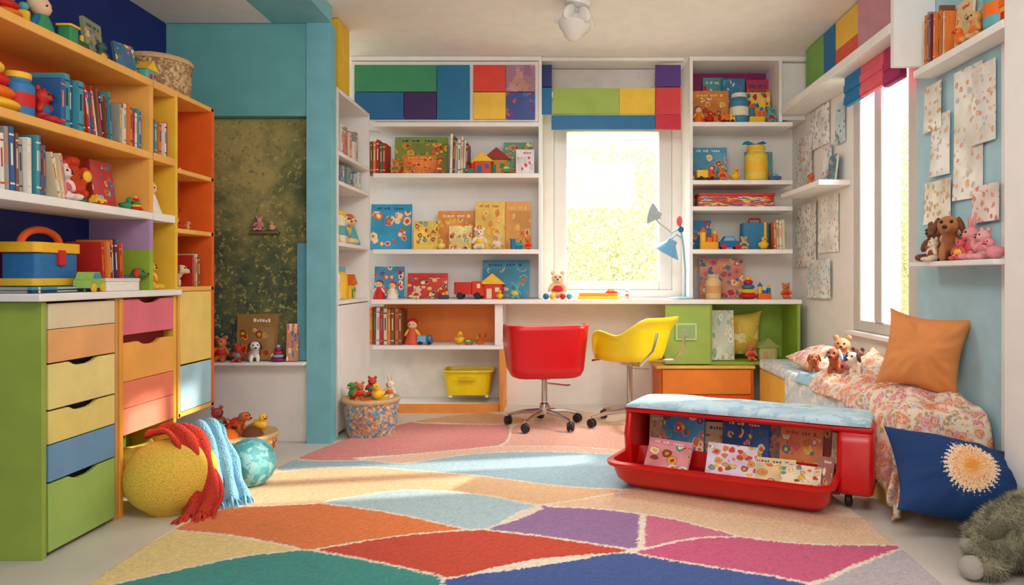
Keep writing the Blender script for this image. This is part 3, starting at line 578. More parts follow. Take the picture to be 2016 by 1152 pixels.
pic(xb(765,YS), 4.80, 1.073, .275, .31, 0, .1, (45,148,192), 'large blue picture book standing on the middle back shelf', [(240,220,190),ORG,(200,80,50),(240,215,160)], cover=.7, sc=5, v=0)
pic(xb(838,YS), 4.74, 1.073, .16, .19, 0, .12, (243,205,85), 'small pale yellow picture book on the middle back shelf', PALW)
pic(xb(893,YS), 4.88, 1.073, .26, .27, 0, .08, (240,150,60), 'orange picture book in middle of the middle back shelf', [YEL,(250,215,120),(235,170,60),ORG])
pic(xb(905,YS), 4.77, 1.073, .15, .16, 0, .12, (247,222,145), 'cream picture book before the orange one on the middle back shelf', PALW)
pic(xb(962,YS), 4.82, 1.073, .20, .33, 0, .08, (243,200,85), 'tall yellow picture book on the middle back shelf', [ORG,(225,130,50),(245,210,120),YEL], cover=.5, tcol=(200,90,30), v=0)
pic(xb(1016,YS), 4.88, 1.073, .18, .335, 0, .06, (243,165,70), 'tall orange picture book at the right end of the middle back shelf', [YEL,RED,(245,200,110),(230,120,60)], v=1, cover=.5)
toy('bear', xb(945,YS), 4.71, 1.073, .15, 0, [(240,225,190), YEL], 'cream plush bear leaning on the yellow books')
toy('duck', xb(870,YS), 4.70, 1.073, .08, 0, [(245,215,110), ORG], 'pale yellow toy duck on the middle back shelf'); toy('bear', xb(980,YS), 4.72, 1.073, .11, 0, [(235,200,150), (230,220,200)], 'tan plush bear before the tall yellow book')
toy('train', xb(1018,YS), 4.71, 1.073, .09, .2, [BLU,(40,150,170),GRN], 'small blue toy train on the middle back shelf')
toy('bear', xb(1040,YS), 4.71, 1.073, .08, 0, [ORG, RED], 'tiny orange plush bear at the right end of the middle back shelf')
ZD = .745
pic(xb(760,YS), 4.82, ZD, .2, .215, 0, .1, (60,145,185), 'blue picture book standing on the left end of the worktop', [RED,(240,220,190),ORG,(30,70,130)])
toy('doll', xb(748,YS), 4.72, ZD, .13, 0, [RED,BRN,(240,220,200)], 'red dressed doll before the blue book on the worktop')
toy('doll', xb(775,YS), 4.71, ZD, .12, 0, [(235,225,215),RED,YEL], 'white dressed doll before the blue book on the worktop')
pic(xb(838,YS), 4.80, ZD, .27, .17, 0, .12, (205,50,42), 'wide red picture book on the worktop', [(240,220,190),(60,60,80),YEL])
toy('bear', xb(822,YS), 4.71, ZD, .09, 0, [(230,205,170), RED], 'small cream plush bear before the wide red book')
pic(xb(992,YS), 4.88, ZD, .32, .26, 0, .08, (55,150,188), 'large blue picture book on the worktop left of the window', [(220,120,50),(60,160,185),(240,220,190)], cover=.5, v=1)
toy('truck', xb(925,YS), 4.72, ZD, .19, 0, [(215,50,30),(200,40,30),(245,215,140)], 'red toy truck on the worktop before the blue book')
toy('house', xb(968,YS), 4.81, ZD, .17, 0, [(215,60,40),YEL,(240,220,180)], 'red toy house on the worktop behind the truck')
toy('duck', xb(985,YS), 4.69, ZD, .07, 0, [YEL,ORG], 'small yellow toy duck on the worktop')
toy('bear', xb(1015,YS), 4.72, ZD, .11, 0, [TEAL,YEL], 'teal plush bear at the right of the blue book on the worktop')
toy('blocks', xb(875,YS), 4.71, ZD, .08, 0, [(60,60,120),RED,YEL], 'small purple toy castle left of the red truck')
row((xb(724,YS), YF+.02, Z2+.001), 0, .24, (.225,.25), .17, ['maroon','brown','orange','red','white','cream'], 'under the worktop on the orange backed shelf', (.018,.026))
toy('doll', xb(812,YS), 4.74, Z2, .175, 0, [(220,80,50),RED,YEL], 'red haired doll under the worktop beside the books')
toy('truck', xb(838,YS), 4.72, Z2, .1, 0, [BLU,SKY,ORG], 'small blue toy truck under the worktop')
toy('duck', xb(905,YS), 4.74, Z2, .1, .3, [YEL,ORG], 'yellow toy duck under the worktop'); toy('dog', xb(945,YS), 4.74, Z2, .1, .6, [ORG,BRN,YEL], 'orange plush dog under the worktop'); toy('car', xb(925,YS), 4.70, Z2, .06, 0, [GRN,YEL,RED], 'tiny green toy car under the worktop')

# right shelf contents
pic(xb(1402,YS), 4.80, 1.908, .25, .24, 0, .08, (228,135,55), 'orange picture book in the magenta backed cubby', PALW, v=1)
pic(xb(1415,YS), 4.92, 1.908, .14, .36, 0, .03, (90,165,165), 'tall teal picture book at the back of the magenta cubby', PALW)
pic(xb(1455,YS), 4.90, 1.908, .16, .35, 0, .03, (50,120,165), 'tall blue picture book in the magenta backed cubby', [(240,225,200),TEAL,BLU])
pic(xb(1505,YS), 4.90, 1.908, .16, .34, 0, .03, (190,60,90), 'tall rose picture book at the right of the magenta cubby', [YEL,(160,50,90),ORG])
pic(xb(1497,YS), 4.80, 1.908, .17, .23, 0, .08, (243,195,70), 'yellow picture book before the rose one in the magenta cubby', PAL)
toy('jar', xb(1455,YS), 4.74, 1.908, .21, 0, [(60,130,165),(240,230,215),(235,225,200)], 'blue jar with white lid in the magenta backed cubby')
toy('blocks', xb(1488,YS), 4.72, 1.908, .13, 0, [YEL,(50,130,160),ORG], 'yellow and blue toy castle in the magenta backed cubby')
toy('duck', xb(1395,YS), 4.71, 1.908, .09, 0, [RED,YEL], 'red toy duck in the magenta backed cubby'); toy('truck', xb(1430,YS), 4.70, 1.908, .09, 0, [YEL,ORG,GRN], 'small yellow toy truck in the magenta backed cubby'); toy('bear', xb(1515,YS), 4.71, 1.908, .11, 0, [TEAL,RED], 'teal plush bear in the magenta backed cubby'); toy('doll', xb(1374,YS), 4.72, 1.908, .12, 0, [ORG,BRN,YEL], 'orange dressed doll at the left of the magenta cubby')
pic(xb(1403,YS), 4.84, 1.527, .24, .245, 0, .08, (80,155,190), 'blue picture book on the shelf below the magenta cubby', PAL, v=0)
toy('truck', xb(1388,YS), 4.71, 1.527, .12, 0, [(215,80,40),YEL,BRN], 'orange toy truck below the magenta cubby'); toy('bear', xb(1420,YS), 4.71, 1.527, .1, 0, [(225,140,60),RED], 'orange plush bear below the magenta cubby'); toy('duck', xb(1446,YS), 4.72, 1.527, .1, 0, [YEL,RED], 'yellow toy duck below the magenta cubby')
pic(xb(1505,YS), 4.88, 1.527, .19, .22, 0, .05, (90,165,175), 'teal picture book behind the yellow canister', PALW)
toy('jar', xb(1490,YS), 4.76, 1.527, .25, 0, [(240,205,75),(235,190,60),YEL], 'yellow canister with blue ribbon on the back shelf')
o = MB().tube([(xb(1462,4.74)+.02*i, 4.74+.01*math.sin(i), 1.776+.012*math.sin(i*1.1)) for i in range(9)], [.004,.01,.014,.012,.012,.014,.012,.01,.003]).build('ribbon', mat((30,120,170))); tag(o, 'blue ribbon lying across the yellow canister lid', 'ribbon')
toy('car', xb(1522,YS), 4.70, 1.527, .08, 0, [BLU,SKY,RED], 'small blue toy car beside the yellow canister')
r = thing('game_box', 'long red patterned game box on the thin right shelf', 'box', (xb(1448,YS), 4.78, 1.356)); put('body', ubox(), art((205,55,45),[YEL,(240,225,200),BLU,ORG],14.,.5), r, (0,0,0), (0,0,0), (.5,.18,.07)); put('lid', ubox(), mat((205,48,42)), r, (0,0,.07), (0,0,0), (.51,.19,.02))
pic(xb(1386,YS), 4.84, 1.073, .14, .2, 0, .08, (30,110,165), 'blue picture book beside the yellow castle', PAL)
toy('blocks', xb(1395,YS), 4.73, 1.073, .15, 0, [(240,170,40),YEL,ORG], 'yellow toy castle on the lower right shelf'); toy('car', xb(1436,YS), 4.73, 1.073, .15, 0, [(30,100,160),SKY,RED], 'blue toy car on the lower right shelf')
r = thing('toy_suitcase', 'blue toy suitcase on the lower right shelf', 'suitcase', (xb(1490,YS), 4.80, 1.073)); put('body', ubox(), mat((45,125,170)), r, (0,0,0), (0,0,0), (.18,.1,.18)); MB().tube([(-.04,0,.175),(-.035,0,.21),(.035,0,.21),(.04,0,.175)], .007).build('handle', mat(RED), r); put('strap', ubox(), mat(YEL), r, (.06,0,-.001), (0,0,0), (.02,.105,.184))
toy('duck', xb(1500,YS), 4.70, 1.073, .1, 0, [YEL,RED], 'yellow toy duck before the blue suitcase'); toy('bear', xb(1462,YS), 4.71, 1.073, .09, 0, [(225,170,110),BLU], 'tan plush bear left of the blue suitcase')
row((xb(1521,YS), YF+.02, 1.074), 0, .085, (.17,.2), .13, ['cream','orange','white','brown'], 'at the right end of the lower right shelf', (.012,.02), lean=-.03)
pic(xb(1428,YS), 4.85, ZD, .3, .27, 0, .08, (225,150,120), 'large multicoloured picture book on the right end of the worktop', PAL, cover=.95, v=4, sc=6)
toy('jar', xb(1403,YS), 4.72, ZD, .17, 0, [(225,190,130),(190,180,160),TAN], 'amber jar on the worktop near the lamp'); toy('stacker', xb(1473,YS), 4.74, ZD, .15, 0, [RED,YEL,(40,120,160)], 'red yellow and blue stacking toy on the worktop'); toy('blocks', xb(1503,YS), 4.72, ZD, .11, 0, [ORG,YEL,BLU], 'small orange toy castle on the worktop'); toy('bear', xb(1547,YS), 4.74, ZD, .11, 0, [(220,120,50),RED], 'orange plush bear at the right corner of the worktop')
toy('bear', xb(1098,4.7), 4.76, ZD, .19, .0, [(225,190,150), RED], 'cream plush bear in a red shirt left of the window on the worktop')
for px, c, cn in ((1075,BLU,'blue'),(1088,YEL,'yellow'),(1108,RED,'red'),(1121,TEAL,'teal')):
    o = put('small_ball', ub(), mat(c), None, (xb(px,4.66), 4.643, ZD+.020), (0,0,0), .020); tag(o, '%s small ball before the cream bear on the worktop' % cn, 'ball')
r = thing('toy_tray', 'flat yellow toy tray under the back window', 'toy', (xb(1178,4.7), 4.74, ZD)); put('tray', ubox(), mat((240,200,60)), r, (0,0,0), (0,0,0), (.27,.14,.02)); put('rail', ubox(), mat((235,150,40)), r, (0,-.05,.02), (0,0,0), (.25,.02,.02)); put('rail', ubox(), mat((235,120,40)), r, (0,.05,.02), (0,0,0), (.25,.02,.02))
toy('car', xb(1205,4.7), 4.74, ZD+.02, .08, 0, [RED,YEL,BLU], 'little red toy car on the yellow tray'); toy('bear', xb(1236,4.7), 4.76, ZD, .07, 0, [(240,215,190),PINK], 'tiny cream plush bear right of the yellow tray')
def pillow_mesh(w, h, t, seed=1, n=44, wr=1.):
    rnd = random.Random(seed); ph = [rnd.uniform(0,6) for _ in range(8)]; b = MB(); vs = []
    for sgn in (1, -1):
        for j in range(n+1):
            for i in range(n+1):
                u = math.sin(PI/2*(-1+2*i/n)); v = math.sin(PI/2*(-1+2*j/n)); k = max(0,(1-abs(u)**2.1)*(1-abs(v)**2.1))**.62
                x = u*w/2*(1-.15*(1-v*v)); y = v*h/2*(1-.15*(1-u*u)); th = math.atan2(v, u); rad = math.hypot(u, v)
                crease = math.sin(9*th+ph[2]+2*rad)*.6+math.sin(17*th+ph[5]-3*rad)*.4
                z = sgn*t/2*k*(1+wr*(.06*math.sin(3*u+ph[0])*math.sin(4*v+ph[1])+.17*crease*min(1, rad)*(1-k*.4)+.05*math.sin(7*u*v+4*u+ph[3])))+.12*t*math.sin(2.5*u+1.8*v+ph[4])*wr; vs.append((x,y,z))
    fs = []; N1 = (n+1)**2
    for s in (0, 1):
        for j in range(n):
            for i in range(n):
                a = s*N1+j*(n+1)+i; q = (a,a+1,a+n+2,a+n+1); fs.append(q if s == 0 else q[::-1])
    b.add(vs, fs); me = b.mesh('pillow', 0); bm = bmesh.new(); bm.from_mesh(me); bmesh.ops.remove_doubles(bm, verts=bm.verts, dist=.0005); bmesh.ops.recalc_face_normals(bm, faces=bm.faces); bm.to_mesh(me); bm.free()
    me.polygons.foreach_set('use_smooth', [True]*len(me.polygons)); return me
def pillow(label, w, h, t, m, loc, rot, seed=1, name='cushion', cat='cushion', wr=1.):
    me = pillow_mesh(w, h, t, seed, wr=wr); me.materials.append(m); o = bpy.data.objects.new(name, me); C.objects.link(o); o.location = loc; o.rotation_euler = rot; tag(o, label, cat); return o
pillow('yellow patterned cushion inside the green cubby', .34, .32, .12, art((238,205,80),[(243,218,110),(230,185,70),(247,228,165)],14,.5), (xb(1458,4.78), 4.87, .50), (PI/2-.15,0,0), 3)
pic(xb(1422,4.7), 4.72, .337, .17, .33, .05, .08, (228,232,212), 'pale patterned picture book before the yellow cushion in the cubby', [(150,190,180),(240,235,220),(210,185,110)], cover=.9, sc=5, v=4)
toy('bear', xb(1480,4.7), 4.72, .335, .12, 0, [(215,120,80),RED], 'orange plush bear before the yellow cushion'); toy('house', xb(1515,4.7), 4.76, .335, .15, 0, [(190,190,120),(150,160,90),TAN], 'olive toy house at the right of the green cubby')

# ------------------------------------------------------------------ right wall fixtures
o = MB().b2(1.42, 1.598, 3.10, 4.65, 1.955, 2.0).build('box_shelf', white, bevel=.003); tag(o, 'long white box shelf running high along the right wall', 'shelf')
r = thing('wall_cupboard', 'green, blue, yellow, red and mauve cupboard high on the right wall', 'cupboard')
for y0, y1, z0, z1, c in ((4.22,4.52,2.0,2.33,(125,178,85)),(4.03,4.217,2.0,2.33,(20,115,170)),(3.73,4.027,2.17,2.33,(243,195,65)),(3.73,4.027,2.0,2.167,(230,90,70)),(3.16,3.727,2.0,2.33,(205,145,160))): MB().b2(1.54,1.597,y0,y1,z0,z1).build('door', mat(c), r, bevel=.002)
o = MB().b2(1.42, 1.598, 3.06, 3.09, 1.80, 2.335).build('divider_board', white); tag(o, 'white upright divider between the wall cupboard and book shelf', 'panel')
o = MB().b2(1.50, 1.598, 2.43, 3.055, 1.745, 1.775).build('wall_shelf', white, bevel=.003); tag(o, 'high white shelf with books on the right wall', 'shelf')
o = MB().b2(1.48, 1.598, 2.45, 3.05, .935, .955).build('wall_shelf', white, bevel=.003); tag(o, 'low white wall shelf holding plush toys beside the right window', 'shelf')
o = MB().b2(1.42, 1.598, 3.96, 4.655, 1.405, 1.435).build('wall_shelf', white, bevel=.003); tag(o, 'short white wall shelf between two groups of drawings', 'shelf')
row((1.52, 3.02, 1.776), -PI/2, .17, (.17,.23), .07, ['cream','brown','white','maroon','orange','grey','cream'], 'on the high right wall shelf', (.009,.016), lean=.03)
pic(1.565, 2.79, 1.776, .11, .20, -PI/2, .08, (225,195,140), 'tan picture book on the high right wall shelf', PALW); toy('bear', 1.545, 2.66, 1.775, .12, -PI/2, [TAN,ORG], 'tan plush bear on the high right wall shelf')
pic(1.57, 2.60, 1.776, .10, .21, -PI/2, .06, (205,165,110), 'ochre picture book beside the teal jar on the high shelf', PALW)
toy('jar', 1.55, 2.53, 1.775, .17, 0, [TEAL,YEL,ORG], 'teal jar on the high right wall shelf'); toy('house', 1.55, 2.46, 1.775, .10, -PI/2, [YEL,ORG,RED], 'yellow toy house on the high right wall shelf'); toy('duck', 1.525, 2.72, 1.775, .08, -PI/2, [ORG,RED], 'orange toy duck on the high right wall shelf')
for k_, x_, y_, s_, rz_, cs_, lb_ in (('bear',1.545,2.95,.17,-PI/2+.3,[(120,70,45),(150,90,55)],'dark brown plush bear nearest the window on the low wall shelf'),
 ('dog',1.54,2.82,.22,-PI/2+.9,[(180,115,70),(110,65,40),(225,205,170)],'tan and brown plush dog rearing on the low wall shelf'),
 ('bear',1.50,2.88,.10,-PI/2,[(235,215,185),BRN],'small cream plush bear in brown on the low wall shelf'),
 ('bunny',1.55,2.70,.14,-PI/2,[(232,150,150),PINK],'pink plush bunny on the low right wall shelf'),
 ('bear',1.51,2.71,.09,-PI/2+.4,[(215,90,90),YEL],'small red pink plush bear on the low right wall shelf'),
 ('bear',1.54,2.60,.12,-PI/2,[(235,165,165),(225,130,140)],'light pink plush bear on the low right wall shelf'),
 ('duck',1.52,2.51,.085,-PI/2,[(228,140,150),RED],'pink toy duck at the near end of the low wall shelf')): toy(k_, x_, y_, .955, s_, rz_, cs_, lb_)
toy('bear', 1.50, 4.30, 1.435, .09, -PI/2, [(200,90,60),YEL], 'small orange plush bear on the short wall shelf'); pic(1.55, 4.12, 1.436, .12, .16, -PI/2, .12, (90,150,168), 'small teal picture book on the short wall shelf')
def paper(y0, y1, z0, z1, bg, pal, label, seed=0, X=1.594, sc=34.):
    n = 10; vs = []; fs = []
    for j in range(n+1):
        for i in range(n+1):
            u = i/n; v = j/n; vs.append((X-.002-.002*(math.sin(3*u+seed)*math.sin(2.5*v+seed*2))**2-.008*(1-v)**4*u**2, y0+(y1-y0)*u, z0+(z1-z0)*v+.003*(u-.5)*math.sin(seed)))
    for j in range(n):
        for i in range(n): a = j*(n+1)+i; fs.append((a,a+1,a+n+2,a+n+1))
    o = MB().add(vs, fs).build('drawing', art(bg, pal, sc, .85, .8, .02, 9., .38), smooth=180); tag(o, label, 'drawing'); return o
pw = [(235,185,160),(180,210,212),(240,218,175),(230,165,145),(198,204,168),(228,190,150)]
paper(2.70, 2.90, 1.20, 1.72, (246,240,226), pw, 'tall cream paper drawing below the high right wall shelf', 1, 1.594, 30); paper(2.61, 2.76, 1.40, 1.70, (244,238,226), [(225,160,130),(180,200,190),(238,205,150)], 'cream and coral drawing nearest the white pillar', 12, 1.588, 40); paper(2.92, 3.07, 1.32, 1.58, (242,242,232), pw, 'pale green drawing nearest the right window', 2, 1.588); paper(2.91, 3.12, 1.12, 1.30, (243,230,208), [(225,180,125),(215,175,130),(200,185,160)], 'tan drawing pinned above the tan and brown plush dog', 3, 1.585)
paper(2.59, 2.76, 1.10, 1.24, (244,224,212), [(225,120,110),(238,170,140),(210,140,125)], 'small coral drawing above the pink plush bunny', 4, 1.588); paper(2.98, 3.12, 1.52, 1.72, (243,238,226), [(230,190,140),(215,165,125)], 'small plain paper near the high shelf by the right window', 5, 1.585)
paper(4.26, 4.60, 1.70, 1.95, (242,240,233), [(130,175,198),(225,160,110),(160,170,185),(228,120,100)], 'blue and orange drawing above the short wall shelf', 6); paper(4.54, 4.86, 1.47, 1.82, (242,239,232), [(215,130,110),(150,185,200),(235,195,150)], 'pale red drawing in the back right corner', 7, 1.588); paper(4.02, 4.16, 1.66, 1.9, (205,222,228), [(70,130,160),(230,225,215)], 'small blue drawing above the short wall shelf', 8); paper(4.20, 4.34, 1.50, 1.68, (243,238,228), [(200,90,110),(150,185,200)], 'small pink drawing above the short wall shelf', 13, 1.585)
paper(4.12, 4.44, 1.04, 1.38, (244,240,228), pw, 'cream drawing below the short wall shelf', 9); paper(4.47, 4.86, .96, 1.37, (243,238,226), [(225,140,110),(236,195,120),(140,185,195)], 'orange and yellow drawing below the short wall shelf in the corner', 10, 1.588); paper(4.22, 4.62, .76, 1.0, (234,240,232), [(110,190,200),(228,175,140)], 'turquoise drawing lowest on the right wall', 11, 1.585)

# ------------------------------------------------------------------ bed along the right wall
BX = 1.262
r = thing('daybed', 'low daybed with pale blue mattress along the right wall', 'bed')
MB().b2(BX, 1.59, 2.72, 4.58, 0, .30).build('base', mat((240,185,80)), r, bevel=.004); mm1 = art((226,234,237),[(178,210,224),(238,238,235),(202,222,231)],30.,.6)
MB().b2(BX-.01, 1.592, 2.70, 4.57, .302, .365).build('mattress', mm1, r, bevel=.02, seg=3); MB().b2(BX-.014, BX-.002, 2.72, 4.02, .07, .335).build('bed_skirt', mm1, r, bevel=.004)
flm, t, bs = nt('floral_duvet'); N = t.nodes.new; L = t.links.new; bs.inputs['Roughness'].default_value = .9
tc = N('ShaderNodeTexCoord'); nn = N('ShaderNodeTexNoise'); nn.inputs['Scale'].default_value = 55.; nn.inputs['Detail'].default_value = 4; L(tc.outputs['Object'], nn.inputs['Vector'])
s1 = N('ShaderNodeVectorMath'); s1.operation = 'SCALE'; s1.inputs['Scale'].default_value = .030; L(nn.outputs['Color'], s1.inputs[0]); a1 = N('ShaderNodeVectorMath'); L(tc.outputs['Object'], a1.inputs[0]); L(s1.outputs[0], a1.inputs[1])
def vlayer(scale, stops):
    vo = N('ShaderNodeTexVoronoi'); vo.inputs['Scale'].default_value = scale; L(a1.outputs[0], vo.inputs['Vector'])
    rp = N('ShaderNodeValToRGB'); rp.color_ramp.interpolation = 'CONSTANT'; e = rp.color_ramp.elements
    e[0].color = lin(stops[0][1]); e[1].position = stops[1][0]; e[1].color = lin(stops[1][1])
    for p_, c_ in stops[2:]: q = e.new(p_); q.color = lin(c_)
    L(vo.outputs['Distance'], rp.inputs['Fac']); se = N('ShaderNodeSeparateColor'); L(vo.outputs['Color'], se.inputs[0]); return rp.outputs[0], se
BGc = (238,214,188)
l1, s1_ = vlayer(20., ((0,(236,180,95)),(.09,(212,112,85)),(.18,(236,165,125)),(.26,(218,122,92)),(.34,(240,190,150)),(.42,(222,145,110)),(.52,(236,192,165)),(.62,BGc)))
l2, s2_ = vlayer(27., ((0,(243,208,140)),(.12,(220,130,135)),(.24,(236,175,165)),(.34,(208,115,118)),(.44,(236,195,180)),(.56,(165,180,190)),(.62,BGc)))
l3, s3_ = vlayer(56., ((0,(125,155,178)),(.25,(230,160,95)),(.38,(168,158,110)),(.5,BGc)))
def mixc(sep, thr, A, B, ch='Red'):
    g_ = N('ShaderNodeMath'); g_.operation = 'GREATER_THAN'; g_.inputs[1].default_value = thr; L(sep.outputs[ch], g_.inputs[0]); mx = N('ShaderNodeMix'); mx.data_type = 'RGBA'; L(g_.outputs[0], mx.inputs[0]); L(A, mx.inputs[6]); L(B, mx.inputs[7]); return mx.outputs[2]
mA = mixc(s2_, .38, l3, l2); mB = mixc(s1_, .5, mA, l1); L(mB, bs.inputs['Base Color'])
vs = []; fs = []; mi = []; NS, NT_ = 70, 140; W = 1.575-BX; TL = 1.15; XW = 1.575; TM = 1.48
for j in range(NT_+1):
    tt = TM*j/NT_
    for i in range(NS+1):
        sm = W+.055+.27*sst(.78, 1.14, tt); s = sm*i/NS
        ds = max(0, s-W); dt = max(0, tt-TL)
        d = math.hypot(ds, dt); fold = .018*math.sin(tt*26+1)*min(1, ds*8)+.018*math.sin(s*34)*min(1, dt*8)
        x = XW-min(s, W)-.018*(1-math.exp(-ds*30))-.12*ds-fold*(ds > 0)
        y = 3.80-min(tt, TL)-.02*(1-math.exp(-dt*30))-.14*dt-fold*(dt > 0)
        puff = .045+.024*math.sin(s*17+tt*5)*math.sin(tt*8+1)+.016*math.sin(tt*21+s*9)+.011*math.sin(s*40-tt*13)+.008*math.sin(s*63+tt*47)+.006*math.sin(s*25+tt*80)
        puff *= min(1, (W-min(s, W)+.03)*10, (tt+.02)*10, (TL-min(tt, TL)+.03)*10)
        vs.append((x, y, max(.372+puff-d*.98, .02)))
for j in range(NT_):
    for i in range(NS): a = j*(NS+1)+i; fs.append((a,a+1,a+NS+2,a+NS+1)); mi.append(1 if TM*j/NT_ < .20 else 0)
b = MB(); b.add(vs, fs); b.m = mi
o = b.build('duvet', [flm, mat((160,200,220),.9)], smooth=180, solid=.008); tag(o, 'crumpled floral duvet with pale blue border over the daybed', 'duvet')
pillow('rust orange square cushion standing on the floral duvet', .31, .33, .22, mat((226,142,78),.8,bump=.25,bscale=30), (1.455, 2.88, .585), (PI/2-.25,.16,-.55), 5, wr=1.1)
pillow('cream floral pillow lying behind the plush dogs on the daybed', .27, .50, .13, flm, (1.43, 3.88, .43), (.1,-.1,.05), 6, 'pillow', 'pillow'); pillow('small floral pillow behind the rust orange cushion', .20, .28, .10, flm, (1.47, 3.38, .47), (.2,-.4,.1), 7, 'pillow', 'pillow')
toy('dog', 1.34, 3.50, .412, .17, -.6, [(175,90,50),(230,215,195),(60,90,140)], 'brown plush dog in a blue coat on the daybed'); toy('dog', 1.30, 3.70, .395, .13, -.3, [(195,100,55),(150,70,40),(200,90,50)], 'small rust plush dog on the left edge of the daybed'); toy('bear', 1.41, 3.60, .42, .18, -.5, [(215,150,100),(50,90,150)], 'tan plush bear in blue between the plush dogs'); toy('bear', 1.44, 3.48, .42, .13, -.7, [(110,60,40),RED], 'dark brown plush bear in red on the daybed'); toy('dog', 1.40, 3.38, .42, .15, -.9, [(240,225,205),(90,50,35),(230,210,185)], 'white and brown plush dog nearest the orange cushion')
bm_, t, bs = nt('blue_flower_cushion'); N = t.nodes.new; L = t.links.new; bs.inputs['Roughness'].default_value = .85
tc = N('ShaderNodeTexCoord'); sx = N('ShaderNodeSeparateXYZ'); L(tc.outputs['Object'], sx.inputs[0])
at = N('ShaderNodeMath'); at.operation = 'ARCTAN2'; L(sx.outputs['Y'], at.inputs[0]); L(sx.outputs['X'], at.inputs[1])
an = N('ShaderNodeMath'); an.operation = 'MULTIPLY'; an.inputs[1].default_value = 34.; L(at.outputs[0], an.inputs[0]); si = N('ShaderNodeMath'); si.operation = 'SINE'; L(an.outputs[0], si.inputs[0])
le = N('ShaderNodeVectorMath'); le.operation = 'LENGTH'; cb = N('ShaderNodeCombineXYZ'); L(sx.outputs['X'], cb.inputs[0]); L(sx.outputs['Y'], cb.inputs[1]); L(cb.outputs[0], le.inputs[0])
q1 = N('ShaderNodeMath'); q1.operation = 'MULTIPLY_ADD'; q1.inputs[1].default_value = .007; L(si.outputs[0], q1.inputs[0]); L(le.outputs['Value'], q1.inputs[2])
nz = N('ShaderNodeTexNoise'); nz.inputs['Scale'].default_value = 170.; L(tc.outputs['Object'], nz.inputs['Vector']); q2 = N('ShaderNodeMath'); q2.operation = 'MULTIPLY_ADD'; q2.inputs[1].default_value = .06; L(nz.outputs['Fac'], q2.inputs[0]); L(q1.outputs[0], q2.inputs[2])
rr = N('ShaderNodeValToRGB'); rr.color_ramp.interpolation = 'CONSTANT'; e = rr.color_ramp.elements; e[0].color = lin((225,145,60)); e[1].position = .052; e[1].color = lin((243,205,150))
for p_, c_ in ((.060,(225,135,70)),(.069,(243,215,170)),(.077,(215,120,70)),(.085,(240,212,170)),(.094,(222,145,95)),(.101,(240,220,190)),(.108,(16,55,105))): q = e.new(p_); q.color = lin(c_)
L(q2.outputs[0], rr.inputs[0]); L(rr.outputs[0], bs.inputs['Base Color'])
pillow('dark blue floor cushion with a cream flower burst', .47, .34, .19, bm_, (1.365, 2.45, .195), (.78,.16,-.12), 8, wr=.8)

# ------------------------------------------------------------------ red rolling book bench
rz = -.46; BC = (.765, 3.00, .013); r = thing('book_bench', 'red rolling bench with front tray of picture books', 'bench', BC, rz)
rm = mat((208,24,22), .3, noise=.03); hl = .485
b = MB(); b.prism([(-.12,.05),(.13,.05),(.14,.30),(-.11,.30),(-.14,.27),(-.17,.14),(-.16,.06)], hl-.11, hl+.02, 0, 'X'); b.build('side_panel', rm, r, bevel=.03, seg=5)
b = MB(); b.prism([(-.12,.06),(.13,.06),(.14,.30),(-.11,.30),(-.14,.2)], -hl-.01, -hl+.02, 0, 'X'); b.build('side_panel', rm, r, bevel=.012, seg=3)
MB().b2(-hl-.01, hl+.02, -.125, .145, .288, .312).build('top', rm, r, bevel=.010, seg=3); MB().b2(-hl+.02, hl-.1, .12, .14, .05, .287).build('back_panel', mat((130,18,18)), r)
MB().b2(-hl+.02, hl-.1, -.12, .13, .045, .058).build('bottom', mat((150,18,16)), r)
b = MB(); cx_ = -.06; W_ = .86
b.loops([rrect(W_-.08,.20,.0,.05,6,cx_,-.13), rrect(W_-.02,.28,.045,.06,6,cx_,-.155), rrect(W_,.32,.10,.065,6,cx_,-.165), rrect(W_+.035,.355,.108,.075,6,cx_,-.17), rrect(W_+.04,.36,.122,.075,6,cx_,-.17), rrect(W_-.005,.31,.124,.06,6,cx_,-.165), rrect(W_-.06,.24,.03,.05,6,cx_,-.145)]); b.build('tray', rm, r)
for sx_, sy_ in ((hl-.07,-.10),(hl-.02,.09),(-hl+.06,.09),(-hl+.10,.0)):
    c = MB().lathe([(0,-.013),(.024,-.013),(.03,-.008),(.03,.008),(.024,.013),(0,.013)], (sx_,sy_,.03), 20, 0, (0,PI/2,0)).build('caster', black, r); MB().b2(sx_-.018,sx_+.018,sy_-.01,sy_+.01,.035,.07).build('fork', chrome, c)
vs = []; fs = []; n1, n2 = 60, 20
for j in range(n2+1):
    for i in range(n1+1):
        u = math.sin(PI/2*(-1+2*i/n1)); v = math.sin(PI/2*(-1+2*j/n2)); e_ = max(0,(1-abs(u)**10)*(1-abs(v)**6))**.5
        vs.append((u*.49, v*.142+.003*math.sin(7*u), .020*e_+.002*math.sin(12*u+3*v)*e_))
for j in range(n2):
    for i in range(n1): a = j*(n1+1)+i; fs.append((a,a+1,a+n1+2,a+n1+1))
k0 = len(vs); ring = [i for i in range(n1+1)]+[(j+1)*(n1+1)-1 for j in range(1,n2+1)]+[n2*(n1+1)+i for i in range(n1-1,-1,-1)]+[j*(n1+1) for j in range(n2-1,0,-1)]
for i in ring: vs.append((vs[i][0], vs[i][1], -.010))
for k in range(len(ring)): fs.append((ring[k], k0+k, k0+(k+1)%len(ring), ring[(k+1)%len(ring)]))
fs.append(tuple(k0+k for k in range(len(ring))))
o = MB().add(vs, fs).build('seat_pad', art((178,208,222),[(190,216,228),(205,225,233),(164,198,214)],26.,.6,.9,.1), None, (fwd(BC,rz,.005,.01)[0], fwd(BC,rz,.005,.01)[1], BC[2]+.323), (0,0,rz), smooth=60); tag(o, 'pale blue thin pad on top of the red bench', 'cushion')
rn = random.Random(12)
